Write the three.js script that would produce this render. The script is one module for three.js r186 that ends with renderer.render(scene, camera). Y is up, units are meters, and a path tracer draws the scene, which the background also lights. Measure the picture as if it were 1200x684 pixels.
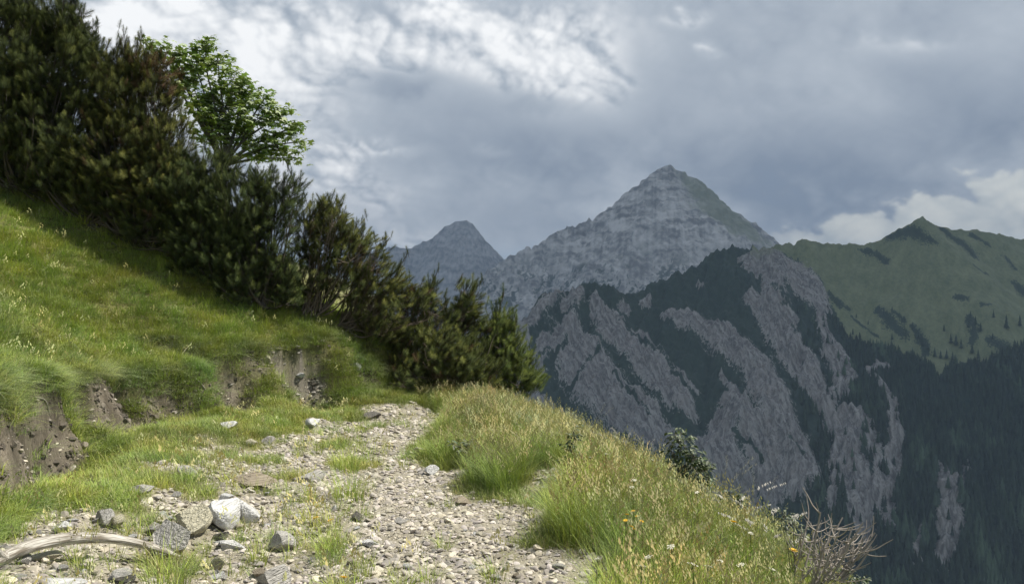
import * as THREE from 'three';
import { mergeGeometries, mergeVertices } from 'three/addons/utils/BufferGeometryUtils.js';

// ------------------------------------------------------------------ camera, sky, sun, exposure
const scene = new THREE.Scene();
const EYE = new THREE.Vector3(0, 1.6, 0);
const FPX = 900, HORIZON = 355;                       // focal length and horizon row of the 1200 x 684 photograph
const camera = new THREE.PerspectiveCamera(2 * Math.atan(342 / FPX) * 180 / Math.PI, 1200 / 684, 0.1, 40000);
camera.position.copy(EYE);
camera.rotation.x = Math.atan((HORIZON - 342) / FPX);
camera.updateMatrixWorld(true);

const SUN_AZ = 86 * Math.PI / 180, SUN_EL = 58 * Math.PI / 180;      // azimuth is measured to the right of straight ahead
const sunDir = new THREE.Vector3(Math.sin(SUN_AZ) * Math.cos(SUN_EL), Math.sin(SUN_EL), -Math.cos(SUN_AZ) * Math.cos(SUN_EL));
const sun = new THREE.DirectionalLight(new THREE.Color(1, 0.94, 0.81), 5);
sun.position.copy(sunDir).multiplyScalar(60).add(new THREE.Vector3(-2, 0, -8));
sun.target.position.set(-2, 0, -8);
sun.castShadow = true;
sun.shadow.mapSize.set(4096, 4096);
Object.assign(sun.shadow.camera, { left: -20, right: 20, top: 20, bottom: -20, near: 1, far: 150 });
scene.add(sun, sun.target);

const renderer = new THREE.WebGLRenderer({ antialias: true });
renderer.toneMapping = THREE.LinearToneMapping;
renderer.toneMappingExposure = 1.42;
renderer.shadowMap.enabled = true;

// ------------------------------------------------------------------ small tools
function rng(seed) { let a = seed >>> 0; return () => { a = (a + 0x6D2B79F5) | 0; let t = Math.imul(a ^ (a >>> 15), 1 | a); t = (t + Math.imul(t ^ (t >>> 7), 61 | t)) ^ t; return ((t ^ (t >>> 14)) >>> 0) / 4294967296; }; }
const PERM = new Uint8Array(512), GRAD = new Float32Array(512);
{ const r = rng(77), p = [...Array(256).keys()]; for (let i = 255; i > 0; i--) { const j = Math.floor(r() * (i + 1)); [p[i], p[j]] = [p[j], p[i]]; } for (let i = 0; i < 512; i++) PERM[i] = p[i & 255]; for (let i = 0; i < 256; i++) { const a = i / 256 * 2 * Math.PI; GRAD[2 * i] = Math.cos(a) * 1.4; GRAD[2 * i + 1] = Math.sin(a) * 1.4; } }
function noise(x, y) {                                                // gradient noise, about -1 to 1
  const fx = Math.floor(x), fy = Math.floor(y), X = fx & 255, Y = fy & 255; x -= fx; y -= fy;
  const u = x * x * x * (x * (x * 6 - 15) + 10), v = y * y * y * (y * (y * 6 - 15) + 10);
  const a = PERM[PERM[X] + Y] << 1, b = PERM[PERM[X + 1] + Y] << 1, c = PERM[PERM[X] + Y + 1] << 1, d = PERM[PERM[X + 1] + Y + 1] << 1;
  const p = GRAD[a] * x + GRAD[a + 1] * y, q = GRAD[b] * (x - 1) + GRAD[b + 1] * y, r = GRAD[c] * x + GRAD[c + 1] * (y - 1), s = GRAD[d] * (x - 1) + GRAD[d + 1] * (y - 1);
  const k = p + u * (q - p); return k + v * (r + u * (s - r) - k);
}
function fbm(x, y, n, gain = 0.5) { let a = 1, s = 0, t = 0; for (let i = 0; i < n; i++) { s += a * noise(x, y); t += a; a *= gain; x = x * 2.03 + 17.3; y = y * 2.03 - 9.1; } return s / t; }
function ridged(x, y, n, gain = 0.5) { let a = 1, s = 0, t = 0; for (let i = 0; i < n; i++) { s += a * (1 - Math.abs(noise(x, y)) * 1.6); t += a; a *= gain; x = x * 2.07 + 31.3; y = y * 2.07 + 11.7; } return s / t; }
function billow(x, y, n, gain = 0.5) { let a = 1, s = 0, t = 0; for (let i = 0; i < n; i++) { s += a * Math.abs(noise(x, y)); t += a; a *= gain; const q = x * 1.69 - y * 1.27 + 13.7; y = x * 1.27 + y * 1.69 + 5.9; x = q; } return s / t; }
const clamp = (x, a = 0, b = 1) => x < a ? a : x > b ? b : x;
const smooth = (a, b, x) => { const t = clamp((x - a) / (b - a)); return t * t * (3 - 2 * t); };
const mix = (a, b, t) => a + (b - a) * t;
const mix3 = (a, b, t) => [mix(a[0], b[0], t), mix(a[1], b[1], t), mix(a[2], b[2], t)];
const toSRGB = c => { c = clamp(c); return c <= 0.0031308 ? c * 12.92 : 1.055 * Math.pow(c, 1 / 2.4) - 0.055; };
function curve(pts) { return x => { if (x <= pts[0][0]) return pts[0][1]; for (let i = 1; i < pts.length; i++) if (x <= pts[i][0]) { const t = (x - pts[i - 1][0]) / (pts[i][0] - pts[i - 1][0]); return mix(pts[i - 1][1], pts[i][1], t * t * (3 - 2 * t)); } return pts[pts.length - 1][1]; }; }
// the direction in which a photograph's pixel lies; a distance straight ahead then makes it a point
function rayOf(px, py) { const v = new THREE.Vector3((px - 600) / FPX, (342 - py) / FPX, -1).applyEuler(camera.rotation); return v.divideScalar(-v.z); }
function at(px, py, depth) { return rayOf(px, py).multiplyScalar(depth).add(EYE); }
function colorTexture(w, h, paint) { const data = new Uint8Array(w * h * 4); for (let j = 0; j < h; j++) for (let i = 0; i < w; i++) { const c = paint((i + 0.5) / w, (j + 0.5) / h), k = (j * w + i) * 4; data[k] = toSRGB(c[0]) * 255; data[k + 1] = toSRGB(c[1]) * 255; data[k + 2] = toSRGB(c[2]) * 255; data[k + 3] = 255; } const t = new THREE.DataTexture(data, w, h); t.colorSpace = THREE.SRGBColorSpace; t.magFilter = THREE.LinearFilter; t.minFilter = THREE.LinearFilter; t.needsUpdate = true; return t; }
function tag(o, label, category, group) { o.userData.label = label; o.userData.category = category; if (group) o.userData.group = group; return o; }
function kind(o, k, label) { o.userData.kind = k; if (label) o.userData.label = label; return o; }
const used = {};
function numbered(name) { const n = used[name] = (used[name] ?? -1) + 1; return n ? name + '_' + String(n).padStart(3, '0') : name; }
function mesh(name, geo, mat, parent = scene) { const m = new THREE.Mesh(geo, mat); m.name = parent === scene ? numbered(name) : name; m.castShadow = m.receiveShadow = true; parent.add(m); return m; }
function group(name, p) { const g = new THREE.Group(); g.name = numbered(name); if (p) g.position.copy(p); scene.add(g); return g; }
function std(r, g, b, roughness = 0.9, more = {}) { return new THREE.MeshStandardMaterial({ color: new THREE.Color().setRGB(r, g, b), roughness, ...more }); }

// ------------------------------------------------------------------ sky: broken grey cloud, the same all round
{
  const W = 4096, H = 2048, data = new Float32Array(W * H * 4);
  // cloud masses in the part of the sky that the photograph shows: [px, py, half width, half height, brighter (+) or darker (-)]
  const masses = [[260, 35, 130, 60, 0.4], [590, 55, 130, 52, 0.95], [430, 40, 110, 45, 0.5], [300, 85, 80, 60, 0.6], [150, 12, 90, 38, 0.9], [690, 85, 45, 40, 0.5], [450, 176, 42, 9, 0.55], [572, 176, 22, 9, 0.3], [380, 205, 80, 50, 0.5], [1085, 62, 55, 12, 0.42], [812, 20, 24, 12, 0.75], [835, 62, 14, 6, 0.4], [520, 290, 120, 30, 0.2],
    [950, 205, 170, 55, -0.6], [1170, 140, 100, 50, -0.6], [640, 185, 150, 40, -0.5], [460, 95, 50, 14, -0.45], [640, 116, 70, 12, -0.35], [700, 150, 120, 30, -0.2], [620, 270, 60, 30, -0.3], [900, 70, 150, 60, -0.1]];
  const strip = curve([[860, 275], [900, 268], [960, 258], [1000, 250], [1050, 238], [1100, 226], [1150, 212], [1210, 196], [1500, 180], [1900, 205]]);
  const deep = [0.150, 0.188, 0.250], grey = [0.338, 0.376, 0.424], white = [0.70, 0.71, 0.72];
  for (let j = 0; j < H; j++) {
    const el = ((j + 0.5) / H - 0.5) * Math.PI, se = Math.sin(el), ce = Math.cos(el);
    for (let i = 0; i < W; i++) {
      const k = (j * W + i) * 4; data[k + 3] = 1;
      if (el < -0.02) { data[k] = 0.16; data[k + 1] = 0.18; data[k + 2] = 0.2; continue; }
      const az = ((i + 0.5) / W - 0.5) * 2 * Math.PI, dx = Math.cos(az) * ce, dz = Math.sin(az) * ce;
      const pk = 1 / (Math.max(se, 0) + 0.55), x = dx * pk * 4.2 + 41.37, y = dz * pk * 4.2 + 24.61;
      const wx = fbm(x * 1.1 + 5, y * 1.1, 2), wy = fbm(x * 1.1 - 8, y * 1.1 + 3, 2);
      const low = fbm(x * 0.7 + wx * 0.3, y * 0.7 + wy * 0.3, 2), qx = x * 1.9 + wx * 0.2, qy = y * 1.9 + wy * 0.2, mid = fbm(qx, qy, 5, 0.5), lump = billow((qx * 0.8 - qy * 0.6) * 1.05 + 7, (qx * 0.6 + qy * 0.8) * 1.05, 6, 0.52) * 2.5 - 0.62;
      const lit = lump - (billow((qx * 0.8 - qy * 0.6) * 1.05 + 7.05, (qx * 0.6 + qy * 0.8) * 1.05 + 0.09, 5, 0.52) * 2.5 - 0.62);                     // the sides of the billows that face the light
      let sum = 0, gap = 0;
      const front = dz < -0.25 * ce;
      if (front) {
        const px = 600 - FPX * dx / dz + wx * 20 + mid * 26 + lump * 26, py = HORIZON + FPX * se / dz + wy * 10 + mid * 16 + lump * 16;
        for (const m of masses) { const a = (px - m[0]) / m[2], b = (py - m[1]) / m[3], q = a * a + b * b; if (q < 9) sum += m[4] * Math.exp(-q * 0.9); }
        gap = smooth(-6, 10, py - strip(px) + lump * 18) * smooth(850, 960, px) * (1 - smooth(1700, 2000, px));
      }
      const away = front ? smooth(-0.25, -0.55, dz / ce) : 0;               // beyond the masses named above the clouds go on by noise alone
      let t = 0.46 + low * 0.7 * (1 - 0.6 * away) + mid * 0.13 + sum * 0.55;
      const puffy = smooth(0.5, 0.75, t);
      t += puffy * (mid * 0.3 + lump * 0.45 + lit * 0.45) + (1 - puffy) * (lump * 0.10 + lit * 0.06);
      t = clamp(t, 0, 1.1);
      let c = t < 0.5 ? mix3(deep, grey, t / 0.5) : mix3(grey, white, (t - 0.5) / 0.55);
      if (gap > 0) c = mix3(c, mix3([0.36, 0.395, 0.41], [0.56, 0.57, 0.54], clamp(0.5 + mid * 0.7 + lump * 0.7 + lit * 0.4)), gap * 0.92);
      const s = dx * sunDir.x + se * sunDir.y + dz * sunDir.z, glow = 1 + 1.3 * Math.exp((s - 1) * 14);    // cloud lit through near the sun
      data[k] = c[0] * glow; data[k + 1] = c[1] * glow; data[k + 2] = c[2] * glow;
    }
  }
  const t = new THREE.DataTexture(data, W, H, THREE.RGBAFormat, THREE.FloatType);
  t.mapping = THREE.EquirectangularReflectionMapping; t.magFilter = THREE.LinearFilter; t.needsUpdate = true;
  scene.background = t; scene.environment = t;
}
scene.fog = new THREE.FogExp2(new THREE.Color().setRGB(0.5, 0.71, 1.0), 0.00009);

// ------------------------------------------------------------------ mountains: height fields made from ridges, each ridge a line of points (pixel, distance)
function segmentsOf(ridges) {
  const out = [];
  for (const r of ridges) for (let i = 0; i + 1 < r.pts.length; i++) {
    const a = at(r.pts[i][0], r.pts[i][1], r.pts[i][2]), b = at(r.pts[i + 1][0], r.pts[i + 1][1], r.pts[i + 1][2]);
    out.push({ ax: a.x, az: a.z, ay: a.y, dx: b.x - a.x, dz: b.z - a.z, dy: b.y - a.y, l2: (b.x - a.x) ** 2 + (b.z - a.z) ** 2, slope: r.slope });
  }
  return out;
}
function ridgeHeight(segs, x, z, k) {
  let m = -1e9; const hs = [];
  for (const s of segs) { const t = clamp(((x - s.ax) * s.dx + (z - s.az) * s.dz) / s.l2), qx = x - s.ax - t * s.dx, qz = z - s.az - t * s.dz, h = s.ay + t * s.dy - s.slope * Math.sqrt(qx * qx + qz * qz); if (h > m) m = h; hs.push(h); }
  let sum = 0; for (const h of hs) { const e = (h - m) / k; if (e > -8) sum += Math.exp(e); }
  return m + k * Math.log(sum) - k * 0.6;
}
function fieldGeometry(x0, x1, z0, z1, nx, nz, height) {
  const g = new THREE.BufferGeometry(), pos = new Float32Array(nx * nz * 3), uv = new Float32Array(nx * nz * 2), idx = new Uint32Array((nx - 1) * (nz - 1) * 6);
  for (let j = 0; j < nz; j++) for (let i = 0; i < nx; i++) { const k = j * nx + i, u = i / (nx - 1), v = j / (nz - 1), x = mix(x0, x1, u), z = mix(z0, z1, v); pos[3 * k] = x; pos[3 * k + 1] = height(x, z); pos[3 * k + 2] = z; uv[2 * k] = u; uv[2 * k + 1] = v; }
  let n = 0; for (let j = 0; j + 1 < nz; j++) for (let i = 0; i + 1 < nx; i++) { const a = j * nx + i; idx[n++] = a; idx[n++] = a + nx; idx[n++] = a + 1; idx[n++] = a + 1; idx[n++] = a + nx; idx[n++] = a + nx + 1; }
  g.setAttribute('position', new THREE.BufferAttribute(pos, 3)); g.setAttribute('uv', new THREE.BufferAttribute(uv, 2)); g.setIndex(new THREE.BufferAttribute(idx, 1)); g.computeVertexNormals();
  return g;
}
function sampler(g, x0, x1, z0, z1, nx, nz) { const p = g.attributes.position.array; return (x, z) => { const u = clamp((x - x0) / (x1 - x0)) * (nx - 1), v = clamp((z - z0) / (z1 - z0)) * (nz - 1), i = Math.min(nx - 2, Math.floor(u)), j = Math.min(nz - 2, Math.floor(v)), a = u - i, b = v - j, h = (i, j) => p[3 * (j * nx + i) + 1]; return mix(mix(h(i, j), h(i + 1, j), a), mix(h(i, j + 1), h(i + 1, j + 1), a), b); }; }
function meet(height, px, py, near, far, step) {                     // where the line of sight through a pixel meets a height field
  const r = rayOf(px, py); let last = near;
  for (let d = near; d < far; d += step) { const y = EYE.y + r.y * d; if (y < height(r.x * d, -d)) { let a = last, b = d; for (let i = 0; i < 14; i++) { const m = (a + b) / 2; EYE.y + r.y * m < height(r.x * m, -m) ? b = m : a = m; } return new THREE.Vector3(r.x * b, EYE.y + r.y * b, -b); } last = d; }
  return null;
}
const half = pts => pts.map(([a, b, c]) => [a, b, c / 2]);           // the wooded ridge was first laid out at twice its distance; spruces of 20 m set this one

// --- the wooded ridge across the valley
const NR = [
  { slope: 0.95, pts: half([[400, 520, 1850], [480, 475, 2000], [560, 425, 2150], [600, 385, 2250], [640, 352, 2350], [665, 340, 2400], [690, 336, 2430], [720, 341, 2450], [742, 345, 2480], [770, 335, 2550], [800, 318, 2600], [835, 299, 2650], [870, 290, 2680], [908, 286, 2700], [940, 281, 2700], [1000, 285, 2680], [1022, 284, 2680], [1050, 268, 2680], [1080, 255, 2680], [1105, 264, 2700], [1140, 269, 2720], [1165, 273, 2740], [1200, 281, 2760], [1300, 290, 2800], [1500, 250, 2900], [1800, 260, 3000]]) },
  { slope: 0.72, pts: half([[690, 336, 2430], [700, 400, 2260], [735, 470, 2090], [770, 560, 1900], [800, 680, 1700], [830, 900, 1450]]) },
  { slope: 0.8, pts: half([[640, 352, 2350], [625, 420, 2190], [640, 520, 1980], [650, 700, 1700]]) },
  { slope: 0.7, pts: half([[800, 318, 2600], [792, 362, 2440], [850, 385, 2340], [892, 430, 2210], [922, 500, 2040], [942, 590, 1850], [950, 700, 1660], [955, 900, 1450]]) },
  { slope: 0.75, pts: half([[890, 289, 2690], [905, 312, 2630], [950, 352, 2490], [975, 420, 2300], [985, 480, 2160], [1000, 560, 1970], [1020, 700, 1720], [1030, 900, 1450]]) },
  { slope: 0.8, pts: half([[945, 284, 2700], [1000, 335, 2570], [1050, 385, 2440], [1105, 425, 2330], [1150, 520, 2100], [1190, 640, 1870], [1230, 850, 1560]]) },
  { slope: 0.78, pts: half([[1080, 255, 2680], [1112, 300, 2580], [1165, 345, 2470], [1225, 395, 2350], [1300, 500, 2120], [1360, 700, 1800]]) },
  { slope: 0.7, pts: half([[1200, 281, 2760], [1260, 340, 2560], [1350, 420, 2350], [1480, 600, 2000]]) }];
const nSegs = segmentsOf(NR), NX0 = -260, NX1 = 1160, NZ0 = -1560, NZ1 = -640, NNX = 560, NNZ = 400;
function nHeightRaw(x, z) {
  const wx = fbm(x / 160, z / 160, 3) * 26, wz = fbm(x / 160 + 40, z / 160, 3) * 26;
  let h = ridgeHeight(nSegs, x + wx, z + wz, 5);
  const d = (x - 700) / 600;
  const rough = 1 - 0.75 * smooth(400, 540, x) * smooth(-1000, -1090, z);      // the grass slopes are smoother than the crags
  h += (ridged(x / 95 + z / 260, z / 240, 4, 0.6) - 0.55) * 30 * rough + (ridged(x / 26 + z / 60, z / 75, 3, 0.6) - 0.55) * 15 * rough + fbm(x / 9, z / 11, 3, 0.65) * 7 * rough;
  return h;
}
const nGeo = fieldGeometry(NX0, NX1, NZ0, NZ1, NNX, NNZ, nHeightRaw);
let nHeight = sampler(nGeo, NX0, NX1, NZ0, NZ1, NNX, NNZ);
const onRidge = (px, py) => meet(nHeight, px, py, 700, 1630, 4);
// bare rock: strokes of points (pixel, half width in pixels), laid on the ridge where they show
function strokesOn(find, list) {
  const out = [];
  for (const s of list) { const p = s.map(([px, py, w]) => { const q = find(px, py); return q && [q.x, q.z, w * -q.z / FPX]; }).filter(Boolean); if (p.length > 1) out.push({ p, x0: Math.min(...p.map(q => q[0] - q[2] * 1.6)), x1: Math.max(...p.map(q => q[0] + q[2] * 1.6)), z0: Math.min(...p.map(q => q[1] - q[2] * 1.6)), z1: Math.max(...p.map(q => q[1] + q[2] * 1.6)) }); }
  return out;
}
function strokeAt(strokes, x, z, out) {                                // how far inside the nearest stroke: 1 on its line, 0 at its edge, below outside
  let best = -9;
  for (const s of strokes) {
    if (x < s.x0 || x > s.x1 || z < s.z0 || z > s.z1) continue;
    let run = 0;
    for (let i = 0; i + 1 < s.p.length; i++) { const a = s.p[i], b = s.p[i + 1], dx = b[0] - a[0], dz = b[1] - a[1], l2 = dx * dx + dz * dz, t = clamp(((x - a[0]) * dx + (z - a[1]) * dz) / l2), qx = x - a[0] - t * dx, qz = z - a[1] - t * dz, r = Math.sqrt(qx * qx + qz * qz), v = 1 - r / mix(a[2], b[2], t), l = Math.sqrt(l2); if (v > best) { best = v; out[0] = run + t * l; out[1] = (qx * dz - qz * dx) / l; } run += l; }
  }
  return best;
}
const rockStrokes = strokesOn(onRidge, [
  [[880, 312, 10], [903, 306, 13], [930, 322, 20], [955, 345, 16], [968, 362, 6]],
  [[880, 348, 8], [893, 358, 12], [912, 385, 16], [930, 410, 20], [948, 440, 20], [962, 465, 18], [972, 490, 10], [970, 510, 5]],
  [[905, 320, 10], [908, 350, 14], [925, 375, 14]],
  [[958, 352, 5], [966, 385, 6], [980, 420, 16], [990, 440, 12], [985, 460, 6]],
  [[938, 452, 2], [950, 466, 4], [965, 482, 6]],
  [[783, 370, 7], [800, 372, 14], [835, 382, 22], [868, 404, 24], [890, 432, 22], [905, 465, 20], [922, 500, 24], [935, 540, 24], [930, 575, 14]],
  [[860, 470, 14], [885, 500, 20], [900, 540, 24], [905, 580, 12]],
  [[846, 440, 3], [856, 455, 5], [868, 468, 6]],
  [[850, 490, 14], [838, 520, 22], [860, 560, 24], [880, 600, 14]],
  [[1000, 490, 16], [1010, 520, 22], [1012, 560, 24], [1005, 600, 18], [1012, 640, 12]],
  [[980, 490, 8], [985, 530, 10], [980, 570, 8], [975, 600, 5]],
  [[1030, 445, 6], [1045, 470, 7], [1050, 510, 8], [1045, 570, 8], [1040, 620, 5]],
  [[1018, 438, 3], [1030, 430, 4], [1040, 432, 4]],
  [[1100, 545, 4], [1112, 575, 10], [1115, 610, 13], [1108, 640, 8], [1105, 670, 4]],
  [[1135, 545, 4], [1122, 570, 6]], [[1080, 620, 3], [1075, 660, 4]],
  [[640, 360, 10], [655, 349, 10], [675, 346, 12], [695, 352, 14], [710, 372, 14]],
  [[640, 372, 12], [660, 390, 22], [680, 420, 30], [705, 450, 34], [735, 480, 36], [765, 505, 26], [790, 520, 14]],
  [[725, 372, 7], [735, 362, 5]],
  [[712, 392, 12], [735, 405, 20], [765, 430, 22], [790, 455, 20], [805, 480, 12]],
  [[730, 385, 6], [755, 395, 6], [775, 412, 6], [800, 440, 5], [815, 460, 4]],
  [[628, 368, 6], [612, 388, 10], [605, 410, 14], [600, 440, 16], [615, 470, 20], [640, 500, 30], [690, 540, 40], [760, 570, 40]],
  [[648, 395, 10], [625, 440, 10], [605, 480, 12]], [[818, 333, 1.5], [824, 335, 2]],
  [[828, 300, 5], [838, 303, 4]], [[752, 355, 4], [762, 350, 3]], [[865, 305, 2], [872, 302, 3]]]);
// dwarf pine growing across the rock
const scrubStrokes = strokesOn(onRidge, [[[662, 352, 3], [640, 372, 4], [622, 392, 3]], [[690, 350, 5], [686, 368, 6]], [[654, 370, 8], [640, 385, 8]], [[702, 408, 3], [686, 432, 4], [668, 455, 3]], [[735, 388, 2.5], [760, 405, 3], [785, 430, 4], [800, 450, 4]], [[715, 358, 6], [735, 375, 5]], [[645, 412, 4], [622, 440, 4]], [[664, 402, 4], [640, 428, 4]], [[720, 440, 3], [745, 470, 4], [760, 490, 3]], [[906, 335, 5], [918, 345, 6]], [[924, 356, 7], [945, 372, 10], [944, 392, 8]], [[880, 333, 4], [872, 338, 4]], [[860, 505, 3], [880, 520, 4], [895, 545, 3]], [[925, 515, 3], [940, 535, 4]], [[1015, 500, 3], [1010, 530, 3], [1022, 560, 3]]]);
// meadow: inside these outlines
function outlineOn(find, list) { return list.map(o => o.map(([px, py, back = 0]) => { const q = find(px, py); return q && [q.x, q.z - back]; }).filter(Boolean)); }
function inside(poly, x, z) { let c = false, best = 1e18; for (let i = 0, j = poly.length - 1; i < poly.length; j = i++) { const [xi, zi] = poly[i], [xj, zj] = poly[j]; if (zi > z !== zj > z && x < (xj - xi) * (z - zi) / (zj - zi) + xi) c = !c; const dx = xj - xi, dz = zj - zi, t = clamp(((x - xi) * dx + (z - zi) * dz) / (dx * dx + dz * dz + 1e-9)), d = (x - xi - t * dx) ** 2 + (z - zi - t * dz) ** 2; if (d < best) best = d; } return (c ? 1 : -1) * Math.sqrt(best); }
const meadows = outlineOn(onRidge, [[[880, 300], [905, 296, 60], [940, 292, 90], [1000, 296, 90], [1030, 293, 90], [1055, 281, 90], [1080, 268, 90], [1105, 277, 90], [1140, 283, 90], [1170, 288, 90], [1210, 295, 90], [1300, 303, 90], [1420, 296, 90], [1420, 430], [1300, 430], [1200, 410], [1160, 425], [1120, 425], [1105, 436], [1085, 425], [1060, 410], [1030, 400], [1010, 402], [985, 384], [975, 350], [955, 322], [935, 306], [905, 298]]]);
const darkPatches = strokesOn(onRidge, [
  [[1046, 277, 7], [1068, 271, 10], [1085, 278, 9], [1096, 283, 4]], [[1104, 268, 4], [1118, 280, 8], [1135, 292, 10], [1143, 300, 5]], [[1008, 292, 3], [1025, 297, 5], [1040, 307, 4]], [[1140, 276, 3], [1158, 286, 4]], [[1142, 310, 2], [1156, 320, 3]], [[1180, 302, 3], [1188, 314, 4]], [[1192, 335, 6], [1200, 342, 8]],
  [[975, 346, 5], [985, 355, 6], [996, 362, 3]], [[1030, 362, 5], [1042, 375, 7], [1060, 392, 6]], [[1072, 385, 4], [1082, 400, 7], [1086, 414, 5]], [[1136, 372, 5], [1142, 385, 7], [1140, 400, 5]], [[1050, 366, 3], [1060, 376, 3]], [[1000, 372, 2], [1018, 386, 2], [1030, 395, 2]], [[1126, 348, 4], [1135, 350, 3]], [[1152, 357, 3], [1160, 355, 3]], [[1165, 400, 8], [1200, 420, 10]]]);
const spare = [0, 0];
function rockAt(x, z, n1, n2) { spare[0] = spare[1] = 0; return strokeAt(rockStrokes, x + n1 * 7 + n2 * 2.5, z + n1 * 7 - n2 * 2.5, spare); }
function coverAt(x, z) {                                               // what grows or lies bare at a place of the wooded ridge
  const n1 = fbm(x / 24, z / 24, 4, 0.6), n2 = fbm(x / 5 + 9, z / 5, 3, 0.65);
  const v = rockAt(x, z, n1, n2), along = spare[0], side = spare[1];
  const s1 = fbm(along / 46 + 3, side / 5, 4, 0.62), s2 = fbm(along / 12, side / 1.6 + 7, 3, 0.65);
  const r = v < -0.5 ? -1 : Math.min(v, 0.5) * 1.9 + 0.12 + n1 * 0.3 + s1 * 0.7 + n2 * 0.35 + fbm(x / 2.4 + 50, z / 2.4, 2, 0.7) * 0.85 - 1.2 * smooth(-0.1, 0.4, strokeAt(scrubStrokes, x + n1 * 6, z + n1 * 6, [0, 0]) + n2 * 0.4);
  let meadow = -9; for (const o of meadows) meadow = Math.max(meadow, inside(o, x, z) + n1 * 16 + n2 * 5);
  const dk = strokeAt(darkPatches, x + n1 * 6, z + n1 * 6, [0, 0]) + n1 * 1.1 + n2 * 1.0 + fbm(x / 2.4 + 50, z / 2.4, 2, 0.7) * 0.9;
  return { rock: smooth(-0.12, 0.2, r), meadow: smooth(-1.5, 1.5, meadow), dark: smooth(-0.05, 0.45, dk), n1, n2, s1, s2, r, crack: Math.min(Math.abs(noise(along / 38 + 5, side / 5.5 + n2 * 0.5)), Math.abs(noise(along / 14, side / 24 + 9)) * 1.6) };
}
{
  const pos = nGeo.attributes.position, keep = pos.array.slice();
  for (let i = 0; i < pos.count; i++) { const x = keep[3 * i], z = keep[3 * i + 2], v = rockAt(x, z, fbm(x / 24, z / 24, 3, 0.6), 0); if (v > -0.3) pos.array[3 * i + 1] += 9 * smooth(-0.2, 0.35, v) * (0.6 + 0.8 * fbm(spare[0] / 30, spare[1] / 7, 3, 0.6)) + 5 * fbm(spare[0] / 40, spare[1] / 4, 3, 0.6) * smooth(-0.2, 0.2, v); }
  nGeo.computeVertexNormals();
  const tex = colorTexture(2048, 1500, (u, v) => {
    const x = mix(NX0, NX1, u), z = mix(NZ0, NZ1, v), { rock, meadow, dark, n1, n2, s1, s2, r, crack } = coverAt(x, z), fine = noise(x * 0.7, z * 0.7);
    const wood = mix3([0.016, 0.029, 0.022], [0.034, 0.052, 0.034], clamp(0.4 + n2 * 0.6 + fine * 0.3 + n1 * 0.5));
    const grass = mix3([0.085, 0.107, 0.056], [0.17, 0.19, 0.108], clamp(0.45 + n1 * 0.6 + n2 * 0.45 + fine * 0.2 + fbm((x + z) / 15, (x - z) / 70, 3) * 0.4));
    const tone = clamp(0.56 + s1 * 1.1 + s2 * 1.2 + n2 * 0.5 - 0.55 * smooth(0.09, 0.0, crack) + 0.5 * smooth(0.05, 0.22, r) * smooth(0.45, 0.25, r)), stone = mix3(mix3([0.085, 0.082, 0.082], [0.265, 0.26, 0.25], tone), [0.215, 0.195, 0.18], clamp(n1 * 1.4 + 0.1) * 0.5);
    return mix3(mix3(wood, grass, meadow * (1 - dark)), stone, rock * (1 - 0.4 * meadow));
  });
  kind(mesh('mountain', nGeo, new THREE.MeshStandardMaterial({ map: tex, roughness: 1 })), 'structure', 'wooded ridge with bare rock bands and green grassy shoulder across the valley');
}

// --- the pyramid-shaped peak behind it, and the grey peak further off
function peak(label, ridges, box, n, amp, paint) {
  const segs = segmentsOf(ridges), [x0, x1, z0, z1] = box, s = amp / 40, top = Math.max(...segs.map(q => q.ay));
  const h = (x, z) => { const wx = fbm(x / 200, z / 200, 3) * 26 * s, wz = fbm(x / 300 + 40, z / 300, 3) * 50 * s; const y0 = ridgeHeight(segs, x + wx, z + wz, 5), calm = 1 - 0.8 * Math.exp(-Math.max(0, top - y0) / 130); let y = y0; y += ((ridged(x / 210, z / 320, 5, 0.6) - 0.55) * amp * 1.25 + (ridged(x / 60 + z / 150, z / 120, 4, 0.62) - 0.55) * amp * 0.7) * calm; const q = y / 34 + fbm(x / 160, z / 160, 3) * 1.6, w = q - Math.floor(q); y += (smooth(0.25, 0.6, w) - w) * 9 * s; return y; };
  const geo = fieldGeometry(x0, x1, z0, z1, n[0], n[1], h), hs = sampler(geo, x0, x1, z0, z1, n[0], n[1]);
  const tex = colorTexture(1536, 1024, (u, v) => { const x = mix(x0, x1, u), z = mix(z0, z1, v); return paint(x, z, hs(x, z)); });
  kind(mesh('mountain', geo, new THREE.MeshStandardMaterial({ map: tex, roughness: 1 })), 'structure', label);
  return hs;
}
const K = 0.66, far = pts => pts.map(([a, b, c]) => [a, b, c * K]);
const peakGreen = [at(850, 285, 4900 * K), at(800, 300, 4700 * K)];
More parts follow.
